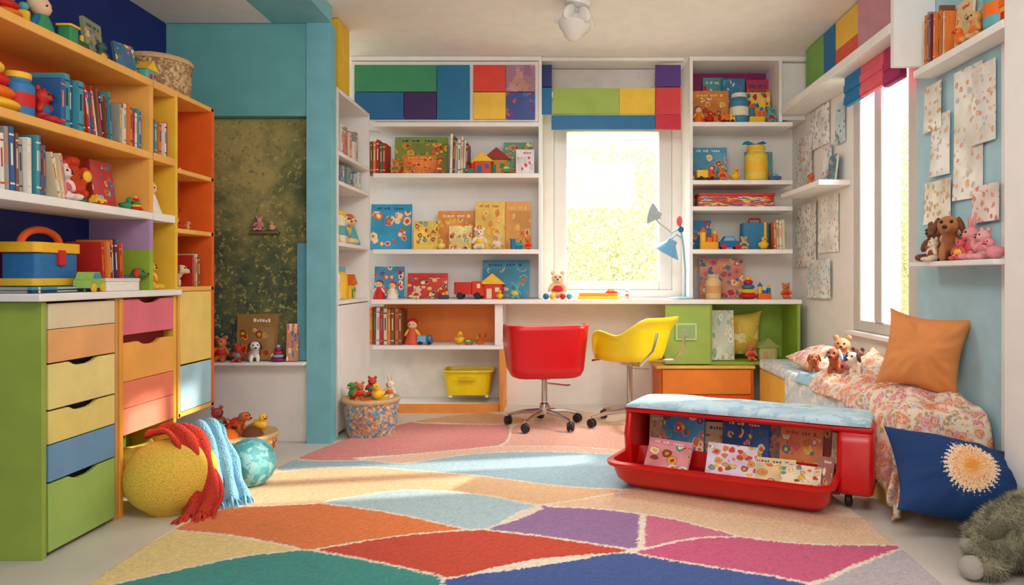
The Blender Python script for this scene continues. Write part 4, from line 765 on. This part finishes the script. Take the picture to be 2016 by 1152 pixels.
B1 = [((200,170,130),'tan',.10,.20),((70,145,190),'blue',.19,.20),((210,175,120),'ochre',.18,.18),((55,85,145),'navy',.20,.21),((175,115,85),'brown',.13,.19),((225,130,70),'orange',.17,.20),((210,90,75),'red',.11,.20),((232,215,178),'cream',.05,.19)]
u = -.44
for i, (c, cn, w, h) in enumerate(B1):
    p_ = fwd(BC, rz, u+w/2, .035-.035*(i%2)); pic(p_[0], p_[1], BC[2]+.06, w, h, rz+rn.uniform(-.10,.10), rn.uniform(.06,.2), c, '%s picture book in the back row of the red bench' % cn, PAL, t=.012, cover=.75, sc=rn.choice([4,5,6]), roll=rn.uniform(-.05,.05))
    u += w*.72
for i, (c, cn, w, h, u) in enumerate((((232,150,160),'pink',.20,.13,-.31),((222,205,225),'lilac',.20,.14,-.03),((236,205,145),'yellow tan',.18,.10,.13),((240,224,185),'pale cream',.15,.09,.24),((165,85,65),'rust',.06,.13,.325))):
    p_ = fwd(BC, rz, u, -.14-.02*(i%2)); pic(p_[0], p_[1], BC[2]+.04, w, h+.02, rz+rn.uniform(-.15,.15), rn.uniform(.45,.7), c, '%s picture book leaning in the front row of the red bench' % cn, PALW, t=.012, cover=.75, sc=rn.choice([4,5,6]), roll=rn.uniform(-.06,.06))

# ------------------------------------------------------------------ chairs
def shell(par, R, hf, m, sq=3., th=.012, name='seat_shell', ry=.92, flare=.10, lip=0.):
    vs = []; fs = []; n = 96; rows = [(0,0),(.5,0),(.8,.004),(.92,.015),(.985,.045)]; K = 9
    for j in range(len(rows)+K):
        for i in range(n):
            a = 2*PI*i/n; ca, sa = math.cos(a), math.sin(a); se_ = (abs(ca)**sq+abs(sa)**sq)**(-1/sq)
            hh = hf(a)
            if j < len(rows): rr, zz = rows[j]; zz = min(zz, hh)
            else:
                u = (j-len(rows)+1)/K; rr = .985+flare*u*min(1, hh/.25)+lip*max(0,u-.75)*4*min(1,hh/.15); zz = min(.045, hh)+(hh-min(.045, hh))*u
            vs.append((R*rr*se_*ca, R*ry*rr*se_*sa, zz))
    M_ = len(rows)+K
    for j in range(M_-1):
        for i in range(n): k = (i+1) % n; fs.append((j*n+i, j*n+k, (j+1)*n+k, (j+1)*n+i))
    return MB().add(vs, fs).build(name, m, par, solid=th, smooth=60, bevel=0)
def chair_base(t, hz, rr, n=5, a0=.3):
    MB().lathe([(0,.07),(.03,.07),(.035,.085),(.028,.13),(.017,.14),(.017,hz-.03),(.05,hz-.02),(.07,hz-.003),(0,hz-.003)], n=20).build('stem', chrome, t)
    MB().tube([(.02,0,hz-.05),(.12,-.03,hz-.06),(.15,-.03,hz-.06)], .006).build('lever', chrome, t)
    for k in range(n):
        a = a0+2*PI*k/n; c, s = math.cos(a), math.sin(a)
        MB().tube([(.015*c,.015*s,.09),(rr*.6*c,rr*.6*s,.08),(rr*c,rr*s,.06)], [.016,.013,.009], 10).build('leg', chrome, t)
        w = MB(); w.lathe([(0,-.02),(.02,-.02),(.026,-.014),(.026,-.005),(.018,-.003),(.018,.003),(.026,.005),(.026,.014),(.02,.02),(0,.02)], (rr*c,rr*s,.027), 18, 0, (0,PI/2,a+.6)); w.build('caster', black, t)
t = thing('desk_chair', 'red tub swivel chair at the desk with its back turned', 'chair', (-.115, 4.20, .013), .16)
def hr(a):
    d = abs(((a+PI/2+PI) % (2*PI))-PI); return .02+.285*(1-sst(1.5,1.85,d)*.35-sst(2.1,2.4,d)*.62)
shell(t, .215, hr, mat((210,14,22),.3,noise=.02), 5.5, flare=.12).location = (0,0,.30)
put('seat_pad', ubox(), mat((175,12,18),.6), t, (0,.01,.308), (0,0,0), (.34,.32,.04)); chair_base(t, .30, .22)
t = thing('desk_chair', 'yellow shell swivel chair beside the red chair', 'chair', (.39, 4.22, .013), .85)
def hy(a):
    s_ = ((a+PI/2+PI) % (2*PI))-PI; d = abs(s_)
    wing = math.exp(-((d-1.62)/.30)**2)
    return .012+.245*(1-sst(.5,1.25,d)*.42)*(1-sst(1.75,2.35,d))+.03*wing*(1-sst(1.75,2.35,d))
shell(t, .21, hy, mat((247,214,30),.3,noise=.02), 2.3, th=.008, flare=.28, lip=.12).location = (0,0,.39)
put('seat_pad', ubox(), mat((238,200,35),.6), t, (0,0,.395), (0,0,0), (.28,.28,.02))
for sg in (-1, 1): MB().tube([(sg*.12,-.1,.38),(sg*.17,-.2,.385),(sg*.16,-.275,.47),(sg*.14,-.29,.57)], .008).build('frame_tube', chrome, t)
MB().tube([(-.15,.16,.385),(0,.19,.383),(.15,.16,.385)], .007).build('front_tube', chrome, t)
chair_base(t, .38, .24, 5, .1)

# ------------------------------------------------------------------ lamps
LX = xb(1340,4.7); lm = mat((140,182,202), .35)
t = thing('desk_lamp', 'pale blue jointed desk lamp with two shades on the worktop', 'desk lamp', (LX, 4.70, ZD))
MB().lathe([(0,0),(.085,0),(.087,.006),(.08,.012),(.02,.018),(0,.018)], n=36).build('base', lm, t)
MB().tube([(.03,0,.012),(.03,0,.2),(.02,0,.34),(.0,0,.47),(-.01,0,.5)], .0065, 10).build('pole', lm, t)
MB().tube([(-.0,0,.47),(-.06,0,.44),(-.14,0,.50),(-.19,0,.565)], .006, 10).build('arm', mat((190,192,190),.3), t)
def shade(loc, rot, s, m):
    k = MB().lathe([(.3,1.0),(.34,.96),(.38,.7),(.62,.45),(.92,.1),(1,0),(.96,0),(.88,.1),(.58,.43),(.3,.66),(0,.68)], n=28).build('shade', m, t, loc, rot); k.scale = (s,s,s); put('bulb', ub(), mat((255,240,210),.3), k, (0,0,.3), (0,0,0), .26)
shade((-.10,0,.305), (.15,.5,0), .10, mat((110,172,208),.3)); shade((-.20,-.01,.565), (.5,1.9,.2), .07, mat((165,178,186),.3))
put('joint', ub(), mat(PINK), t, (-.01,-.012,.515), (0,0,0), (.02,.018,.034)); put('joint', ub(), mat(BLU), t, (.0,-.012,.46), (0,0,0), .02); MB().tube([(.012,0,.40),(-.03,0,.43),(-.06,0,.40)], .006).build('arm', lm, t)
t = thing('ceiling_lamp', 'frosted white petal glass lamp hanging from the ceiling', 'ceiling lamp', (.075, 3.75, 2.34)); t.rotation_euler = (0, .16, 0)
fm = mat((232,228,222), .25, noise=.02)
MB().lathe([(0,-.08),(.012,-.08),(.012,-.035),(.03,-.03),(.065,-.02),(.07,.008),(0,.008)], n=28).build('canopy', fm, t)
MB().lathe([(0,-.205),(.03,-.20),(.045,-.185),(.055,-.165),(.08,-.14),(.088,-.115),(.06,-.09),(.04,-.07),(.03,-.07),(.05,-.10),(.075,-.12),(.05,-.16),(0,-.18)], n=30).build('glass_bowl', fm, t)
for k in range(5):
    a = 2*PI*k/5+.4; c, s = math.cos(a), math.sin(a)
    MB().ball((.065*c,.065*s,-.075), (.062,.02,.035), 0, 14, (.0,.7,a)).build('petal', fm, t)

# ------------------------------------------------------------------ baskets and soft things on the floor
BK = (-1.09, 4.02)
t = basket('woven_basket', 'patterned blue and orange woven toy basket by the blue column', BK+(0,), .13, .155, .20, [(205,170,130),(110,165,180),(230,190,130),(205,120,85),(90,130,165)], sc=80.)
for dx, dy, cn, c in ((-.08,-.04,'red',RED),(.0,-.08,'orange',ORG),(.08,-.03,'yellow',YEL),(-.03,.05,'teal',TEAL),(.06,.06,'green',(70,130,70)),(-.1,.04,'coral',CORAL)):
    o = put('wool_ball', ub(), knit(c, 40), None, (BK[0]+dx, BK[1]+dy, .18), (0,0,0), .043); tag(o, '%s ball in the patterned basket by the blue column' % cn, 'ball', 'balls in the patterned toy basket')
for dx, dy, z, k_, cs, lb in ((-.05,-.05,.21,'bear',[(200,110,60),RED],'rust plush bear on top of the patterned basket'),(.05,-.05,.215,'duck',[YEL,ORG],'yellow toy duck on top of the patterned basket'),(.0,.03,.23,'bear',[(210,60,40),GRN],'red plush bear peeking out of the patterned basket'),(-.10,.02,.21,'duck',[(80,140,70),YEL],'green toy duck at the left of the patterned basket'),(.10,.04,.21,'bunny',[(235,215,190),ORG],'cream plush bunny in the patterned basket')): toy(k_, BK[0]+dx, BK[1]+dy, z-.01, .11, random.uniform(-.5,.5), cs, lb)
t = basket('woven_basket', 'low round woven bowl of toys under the tall orange unit', (-1.53, 3.33, 0), .14, .175, .15, [(225,150,80),(205,100,65),(243,205,120),(175,80,55)], sc=60.)
for dx, dy, cn, c in ((-.09,-.05,'maroon',(140,40,50)),(0,-.09,'orange',ORG),(.09,-.04,'brown',BRN),(-.05,.05,'red',RED),(.06,.06,'gold',(220,160,40)),(.0,.0,'tan',TAN)):
    o = put('wool_ball', ub(), knit(c, 40), None, (-1.53+dx, 3.33+dy, .15), (0,0,0), .05); tag(o, '%s ball in the low woven bowl under the tall unit' % cn, 'ball', 'balls in the low woven bowl')
toy('dog', -1.51, 3.29, .175, .12, 1.2, [(200,90,40),BRN,RED], 'rust plush dog on the low woven bowl'); toy('duck', -1.42, 3.33, .175, .09, 1, [YEL,RED], 'yellow toy duck on the low woven bowl'); toy('bear', -1.61, 3.30, .175, .12, 1, [(150,50,40),GRN], 'dark red plush bear on the low woven bowl')
o = put('large_ball', ub(), art((95,178,182),[(120,195,198),(80,160,170),(150,205,205)],4.,.7,.6,.1,2.), None, (-1.33, 3.02, .104), (0,0,0), .104); tag(o, 'large teal ball beside the knitted throws', 'ball')
t = thing('pouf', 'mustard yellow knitted pouf by the coral drawers', 'pouf', (-1.50, 2.72, 0))
prof = [(0,0),(.085,0)]+[(.162*math.cos(a)**.8 if a < PI/2-.05 else .0, .135+.135*math.sin(a)) for a in [(-1.05+2.6*i/26) for i in range(27)] if a < PI/2-.05]+[(0,.27)]
MB().lathe(prof, n=56).build('body', knit((245,200,80), 170), t, smooth=180)
put('button', ub(), mat((235,180,60)), t, (0,0,.27), (0,0,0), (.02,.02,.006))
def throw(name, label, path, w, c, seed, fr=True, sc=60.):
    t = thing(name, label, 'throw blanket', path[-1][:2]+(0,)); P0 = Vector(t.location); pts = [Vector(p)-P0 for p in path]
    dense = []
    for i in range(len(pts)-1):
        p0, p1, p2, p3 = pts[max(i-1,0)], pts[i], pts[i+1], pts[min(i+2,len(pts)-1)]
        for k in range(10):
            u = k/10; dense.append(.5*((2*p1)+(-p0+p2)*u+(2*p0-5*p1+4*p2-p3)*u*u+(-p0+3*p1-3*p2+p3)*u**3))
    dense.append(pts[-1]); vs = []; fs = []; n = 22; rnd = random.Random(seed); ph = rnd.uniform(0,6)
    for j, p in enumerate(dense):
        d = (dense[min(j+1,len(dense)-1)]-dense[max(j-1,0)]).normalized(); side = Vector((-d.y, d.x, 0)); side = side.normalized() if side.length > .05 else Vector((.6,.8,0)); up = d.cross(side).normalized()
        if up.z < 0 and abs(up.z) > .2: up = -up
        if up.dot(Vector((.5,-.8,.3))) < 0 and abs(up.z) <= .2: up = -up
        ww = w*(1+.12*math.sin(j*.35+ph))
        for i in range(n+1):
            u = -1+2*i/n; q = p+side*(u*ww/2)+up*(.012*math.sin(u*8+ph+j*.09)+.014-.02*u*u); q.z = max(q.z, .006); vs.append(tuple(q))
    for j in range(len(dense)-1):
        for i in range(n): a = j*(n+1)+i; fs.append((a,a+1,a+n+2,a+n+1))
    MB().add(vs, fs).build('cloth', knit(c, sc, 1.), t, solid=.014, smooth=180)
    if fr:
        b = MB(); last = [Vector(v) for v in vs[-(n+1):]]; d = (dense[-1]-dense[-3]).normalized()
        for i, q in enumerate(last):
            for k in (0, 1):
                s = q+Vector((rnd.uniform(-.004,.004),)*2+(0,)); e1 = s+Vector((d.x*.03+rnd.uniform(-.01,.01), d.y*.03+rnd.uniform(-.01,.01), -.01)); e2 = e1+Vector((d.x*.02, d.y*.02, -.02)); e1.z = max(e1.z,.006); e2.z = max(e2.z,.005)
                b.tube([s, e1, e2], [.004,.004,.003], 5)
        f = b.build('fringe', mat(c, .95), t); f['kind'] = 'stuff'
    return t
throw('throw_blanket', 'rust red chunky knitted throw draped over the yellow pouf', [(-1.58,2.80,.28),(-1.50,2.76,.295),(-1.42,2.72,.26),(-1.375,2.69,.16),(-1.355,2.66,.05),(-1.345,2.61,.012)], .13, (200,60,42), 3, sc=150.)
throw('throw_blanket', 'pale blue fringed knitted throw beside the red throw', [(-1.52,2.92,.25),(-1.46,2.90,.285),(-1.41,2.87,.24),(-1.37,2.85,.15),(-1.33,2.82,.07),(-1.29,2.77,.02)], .12, (130,185,212), 5, sc=150.)
pillow('crumpled yellow bag under the coral drawers', .2, .2, .1, mat((243,205,70),.7,bump=.3), (-1.70, 2.88, .13), (1.2,0,1.4), 9, 'cloth_bag', 'bag')

# ------------------------------------------------------------------ big plush at lower right
t = thing('plush_animal', 'large shaggy grey green plush animal lying on the floor at lower right', 'plush toy', (1.37, 2.16, 0), 0)
E = [(.12,.03,.115,.17,.13,.115),(.02,.02,.10,.12,.11,.10),(-.07,.0,.095,.075,.075,.06),(-.11,-.02,.07,.05,.045,.045),(-.11,-.06,.04,.06,.04,.035,(0,0,.5)),(.04,-.13,.05,.09,.06,.05,(0,0,.4)),(.17,-.07,.07,.09,.09,.07),(.07,.0,.165,.085,.085,.06)]
me = blob(E, .009); fur = mat((140,134,110), .95, noise=.25, scale=25, bump=.5, bscale=90); me.materials.append(fur); bo = bpy.data.objects.new('body', me); C.objects.link(bo); bo.parent = t
put('paw', ub(), mat((240,230,216), .95, bump=.8, bscale=60), t, (-.168,-.065,.036), (0,0,.5), (.038,.036,.034)); put('paw', ub(), mat((215,206,188), .95, bump=.8, bscale=60), t, (-.145,-.01,.078), (0,.5,.3), (.026,.03,.024))
for q in ((-.09,-.055,.14),(-.035,.05,.155)): put('ear', ub(), mat((120,114,92),.95,noise=.3,bump=.5), t, q, (.5,.3,.3), (.028,.02,.04))
b = MB(); rnd = random.Random(2); pol = me.polygons
for k in range(16000):
    p = pol[rnd.randrange(len(pol))]; c = p.center; n_ = p.normal
    if c.z < .01: continue
    d = (n_+Vector((rnd.uniform(-.7,.7),rnd.uniform(-.7,.7),rnd.uniform(-.9,.1)))).normalized(); s = n_.orthogonal().normalized()*.0013; s.rotate(Matrix.Rotation(rnd.uniform(0,6.28),3,n_)); e_ = c+d*rnd.uniform(.010,.026); e_.z = max(e_.z,.002)
    b.add([c+s, c-s, e_], [(0,1,2)])
me2 = bpy.data.meshes.new('fur'); me2.from_pydata(b.v, [], b.f); me2.materials.append(mat((165,158,132),.95,noise=.35,scale=30)); f = bpy.data.objects.new('fur', me2); C.objects.link(f); f.parent = t; f['kind'] = 'stuff'

# ------------------------------------------------------------------ rug
def leaf(pts, k=6):
    out = []; n = len(pts); P2 = [np.array(p[:2], float) for p in pts]; tip = [len(p) > 2 for p in pts]
    for i in range(n):
        p1, p2 = P2[i], P2[(i+1) % n]
        p0 = P2[i-1] if not tip[i] else 2*p1-p2*.5-p1*.5
        p3 = P2[(i+2) % n] if not tip[(i+1) % n] else 2*p2-p1*.5-p2*.5
        for q in range(k):
            u = q/k; out.append(.5*((2*p1)+(-p0+p2)*u+(2*p0-5*p1+4*p2-p3)*u*u+(-p0+3*p1-3*p2+p3)*u**3))
    return out
def fl(p): Y = F*H/(p[1]-CY); return ((p[0]-CX)*Y/F, Y)
PT = [((226,170,122),[(835,817,1),(920,820),(1000,832,1),(920,838),(830,836,1)]),
((216,135,128),[(755,842,1),(860,836),(1000,846,1),(985,876),(850,892),(690,910,1),(640,902),(700,864)]),
((228,172,150),[(1012,846,1),(1120,844),(1250,850,1),(1270,888),(1130,882),(1000,880,1)]),
((232,190,165),[(700,906,1),(860,896),(1000,884),(1140,886),(1280,896),(1300,905,1),(1140,893),(1000,891),(900,900),(790,914,1)]),
((160,188,198),[(600,920,1),(700,912),(800,920),(900,903),(1010,896),(1140,897),(1270,908),(1290,958,1),(1200,962),(1100,955),(950,938),(800,926),(700,922)]),
((230,184,138),[(620,932,1),(720,926),(820,934),(950,946),(1080,965),(1220,974,1),(1060,994),(950,977),(800,967),(660,985),(540,998),(430,1000,1),(520,962)]),
((176,200,204),[(660,992,1),(800,972),(950,981),(1064,1006,1),(1000,1032),(925,1048,1),(800,1018)]),
((233,197,160),[(1085,1002,1),(1240,974),(1420,975),(1600,1003),(1765,1076,1),(1600,1074),(1430,1050),(1300,1020),(1180,1005)]),
((226,122,62),[(340,1047,1),(430,1010),(600,1003),(750,1015),(912,1048,1),(790,1058),(610,1085,1),(470,1060)]),
((150,112,155),[(972,1046,1),(1050,1006),(1160,1008),(1265,1020,1),(1262,1083,1),(1100,1064)]),
((208,108,136),[(1265,1021,1),(1340,1032),(1430,1058,1),(1350,1064),(1263,1084,1)]),
((200,72,48),[(628,1090,1),(780,1064),(920,1050,1),(1070,1064),(1215,1091,1),(1060,1118),(880,1142,1),(750,1112)]),
((234,208,138),[(335,1052,1),(450,1062),(572,1087,1),(440,1106),(180,1152,1),(260,1098)]),
((60,142,132),[(190,1180,1),(330,1142),(480,1103),(622,1093,1),(740,1115),(862,1143,1),(780,1200),(600,1270,1),(250,1260)]),
((68,90,150),[(888,1148,1),(1060,1110),(1215,1098,1),(1340,1120),(1520,1146,1),(1570,1180),(1300,1260,1),(1050,1210)]),
((205,90,126),[(1268,1091,1),(1400,1067),(1560,1079),(1772,1082,1),(1700,1112),(1617,1149,1),(1450,1124)]),
((186,177,182),[(1622,1152,1),(1690,1120),(1775,1090,1),(1900,1160),(1850,1230),(1650,1200)]),
((238,195,112),[(900,1260,1),(1250,1290),(1400,1400,1),(1000,1420)]),((200,92,72),[(300,1280,1),(760,1250),(800,1400,1),(400,1450)]),
((235,203,170),[(1300,905,1),(1330,960,1),(1500,975),(1650,1020,1),(1560,930),(1400,880)]),((236,204,168),[(440,1004,1),(350,1040,1),(300,1070,1),(420,1000)])]
RC = (-.14, 2.45); RA, RB, EX = 1.24, 2.22, 2.4
nx, ny = 380, 720
tv = np.linspace(-1, 1, nx+1); yv = np.linspace(-1, 1, ny+1); TT, YY = np.meshgrid(tv, yv)
AW = np.clip(1-np.abs(YY)**EX, 1e-4, 1)**(1/EX); Xg = RC[0]+TT*AW*RA; Yg = RC[1]+YY*RB
rng = np.random.default_rng(1); Zg = .008+rng.random(Xg.shape)*.003; Zg[np.abs(TT) > .999] = .001; Zg[[0,-1],:] = .001
jx = (Xg+rng.normal(0,.0025,Xg.shape)).astype(np.float32); jy = (Yg+rng.normal(0,.0025,Xg.shape)).astype(np.float32)
d1 = np.full(Xg.shape, 9., np.float32); d2 = d1.copy(); own = np.zeros(Xg.shape, int)
for ki, (c, pts) in enumerate(PT):
    P_ = np.array([fl(p) for p in leaf(pts)]); ins = np.zeros(Xg.shape, bool); dd = np.full(Xg.shape, 9., np.float32)
    for i in range(len(P_)):
        x1, y1 = P_[i]; x2, y2 = P_[(i+1) % len(P_)]
        ex, ey = x2-x1, y2-y1; ll = ex*ex+ey*ey
        if ll < 1e-12: continue
        tq = np.clip(((jx-x1)*ex+(jy-y1)*ey)/ll, 0, 1); dd = np.minimum(dd, (jx-x1-tq*ex)**2+(jy-y1-tq*ey)**2)
        if y1 == y2: continue
        ins ^= ((y1 > jy) != (y2 > jy)) & (jx < (x2-x1)*(jy-y1)/(y2-y1)+x1)
    dd = np.sqrt(dd); dd[ins] = 0
    nw = dd < d1; d2 = np.where(nw, d1, np.minimum(d2, dd)); own = np.where(nw, ki, own); d1 = np.where(nw, dd, d1)
pal_ = np.array([lin(c) for c, _ in PT]); col = pal_[own].copy()
cream = (d2-d1 < .013); col[cream] = lin((238,222,200)); col[d1 > .12] = lin((236,208,178))
Zg[~cream] += .0006
soft = 1+.10*np.sin(Xg*3.1+np.sin(Yg*2.3)*1.5)*np.sin(Yg*4.2+1)
col[..., :3] *= (soft*(1+rng.normal(0, .08, Xg.shape)))[..., None]; col = np.clip(col, 0, 1)
vs = np.stack([Xg, Yg, Zg], -1).reshape(-1, 3); idx = np.arange((nx+1)*(ny+1)).reshape(ny+1, nx+1)
qs = np.stack([idx[:-1,:-1], idx[:-1,1:], idx[1:,1:], idx[1:,:-1]], -1).reshape(-1, 4)
me = bpy.data.meshes.new('rug'); me.from_pydata(vs.tolist(), [], qs.tolist()); ca = me.color_attributes.new('Col', 'FLOAT_COLOR', 'POINT'); ca.data.foreach_set('color', col.reshape(-1).astype(np.float32))
m, t, bs = nt('rug_pile'); at = t.nodes.new('ShaderNodeAttribute'); at.attribute_name = 'Col'; t.links.new(at.outputs['Color'], bs.inputs['Base Color']); bs.inputs['Roughness'].default_value = 1.; bs.inputs['Sheen Weight'].default_value = .1
me.materials.append(m); me.polygons.foreach_set('use_smooth', [True]*len(me.polygons)); o = bpy.data.objects.new('rug', me); C.objects.link(o); tag(o, 'large oval rug with wavy multicoloured leaf shapes and cream lines', 'rug')

# ------------------------------------------------------------------ outdoors
struct(MB().b2(-12, 16, 5.3, 22, -.5, -.4).build('ground_outside', mat((215,222,180),.9)))
struct(MB().b2(2.0, 16, -4, 5.29, -.5, -.4).build('ground_beside', mat((215,222,180),.9)))
lf, t, bs = nt('pale_leaf'); bs.inputs['Base Color'].default_value = lin((205,214,168)); bs.inputs['Roughness'].default_value = .9
tl = t.nodes.new('ShaderNodeBsdfTranslucent'); tl.inputs[0].default_value = lin((222,230,182)); nn = t.nodes.new('ShaderNodeTexNoise'); nn.inputs['Scale'].default_value = 1.3; mxs = t.nodes.new('ShaderNodeMixShader'); t.links.new(nn.outputs['Fac'], mxs.inputs[0]); t.links.new(bs.outputs[0], mxs.inputs[1]); t.links.new(tl.outputs[0], mxs.inputs[2]); t.links.new(mxs.outputs[0], t.nodes['Material Output'].inputs[0])
def tree(label, x, y, h, R, seed, n=3200):
    t = thing('garden_tree', label, 'tree', (x, y, -.4)); rnd = random.Random(seed); b = MB(); b.tube([(0,0,0),(.05,0,h*.4),(-.05,.05,h*.7)], [.07,.05,.03])
    for k in range(12):
        a = rnd.uniform(0,6.28); b.tube([(0,0,h*.4),(R*.4*math.cos(a),R*.4*math.sin(a),h*.6),(R*.8*math.cos(a),R*.8*math.sin(a),h*rnd.uniform(.6,1.0))], [.03,.02,.006], 6)
    b.build('trunk', mat((205,195,170),.9), t); vs = []; fs = []
    for k in range(n):
        v_ = Vector((rnd.gauss(0,1),rnd.gauss(0,1),rnd.gauss(0,1))).normalized()*R*rnd.random()**.4; p = Vector((v_.x, v_.y, h*.6+v_.z*.95)); a = Vector((rnd.gauss(0,1),rnd.gauss(0,1),rnd.gauss(0,1))).normalized()*.022; c_ = a.orthogonal().normalized()*.014; o_ = len(vs)
        vs += [p-a, p+c_, p+a, p-c_]; fs.append((o_,o_+1,o_+2,o_+3))
    me = bpy.data.meshes.new('foliage'); me.from_pydata([tuple(q) for q in vs], [], fs); me.materials.append(lf); f = bpy.data.objects.new('foliage', me); C.objects.link(f); f.parent = t; return t
tree('pale green leafy tree seen through the back window', .6, 8.2, 2.6, 1.35, 1, 22000); tree('pale green tree seen through the right window', 4.1, 8.6, 3.0, 1.5, 2, 20000)

# ------------------------------------------------------------------ light, world, camera
W_ = bpy.data.worlds.new('world'); SC.world = W_; W_.use_nodes = True; bg = W_.node_tree.nodes['Background']; bg.inputs[0].default_value = (1., .985, .96, 1); bg.inputs[1].default_value = 1.05
def area(name, loc, target, sx_, sy_, e_, c):
    l = bpy.data.lights.new(name, 'AREA'); l.shape = 'RECTANGLE'; l.size = sx_; l.size_y = sy_; l.energy = e_; l.color = c; o = bpy.data.objects.new(name, l); C.objects.link(o); o.location = loc; o.rotation_euler = (Vector(target)-Vector(loc)).to_track_quat('-Z', 'Y').to_euler(); return o
s = bpy.data.lights.new('sun', 'SUN'); s.energy = 6.; s.angle = math.radians(1.5); s.color = (1., .92, .80); so = bpy.data.objects.new('sun', s); C.objects.link(so); so.rotation_euler = Vector((-1,-.20,-.44)).to_track_quat('-Z','Y').to_euler(); so.location = (4,4,3)
area('sky_light_back', (.35, 6.3, 3.2), (.2, 3.6, .4), 2.2, 1.4, 320, (.98,.985,1))
area('sky_light_right', (3.2, 2.9, 2.9), (.6, 3.5, .5), 1.8, 1.6, 340, (.99,.985,.98))
area('room_fill', (.1, 1.0, 2.25), (0, 3.9, 1.1), 1.6, 1.0, 38, (1,.975,.94))  # fill lamp added out of view to brighten the interior; no fixture there
area('ceiling_glow', (.0, 3.4, 2.0), (0, 3.5, 0), .5, .5, 8, (1,.975,.94))
cam = bpy.data.cameras.new('camera'); co = bpy.data.objects.new('camera', cam); C.objects.link(co); co.location = (0,0,H); co.rotation_euler = (PI/2,0,0)
cam.lens = 25.; cam.sensor_width = 36.; cam.shift_x = -102/2016.; cam.shift_y = -31/2016.; cam.clip_start = .05; SC.camera = co
SC.view_settings.view_transform = 'Standard'; SC.view_settings.look = 'None'; SC.view_settings.exposure = .17
seen = {}
for o in SC.objects:
    if 'label' in o.keys():
        seen.setdefault(o['label'], []).append(o.name)
        if not 4 <= len(o['label'].replace(',','').split()) <= 16: print('LABELLEN', o.name, o['label'])
for k, v_ in seen.items():
    if len(v_) > 1: print('DUPLABEL', k, v_)
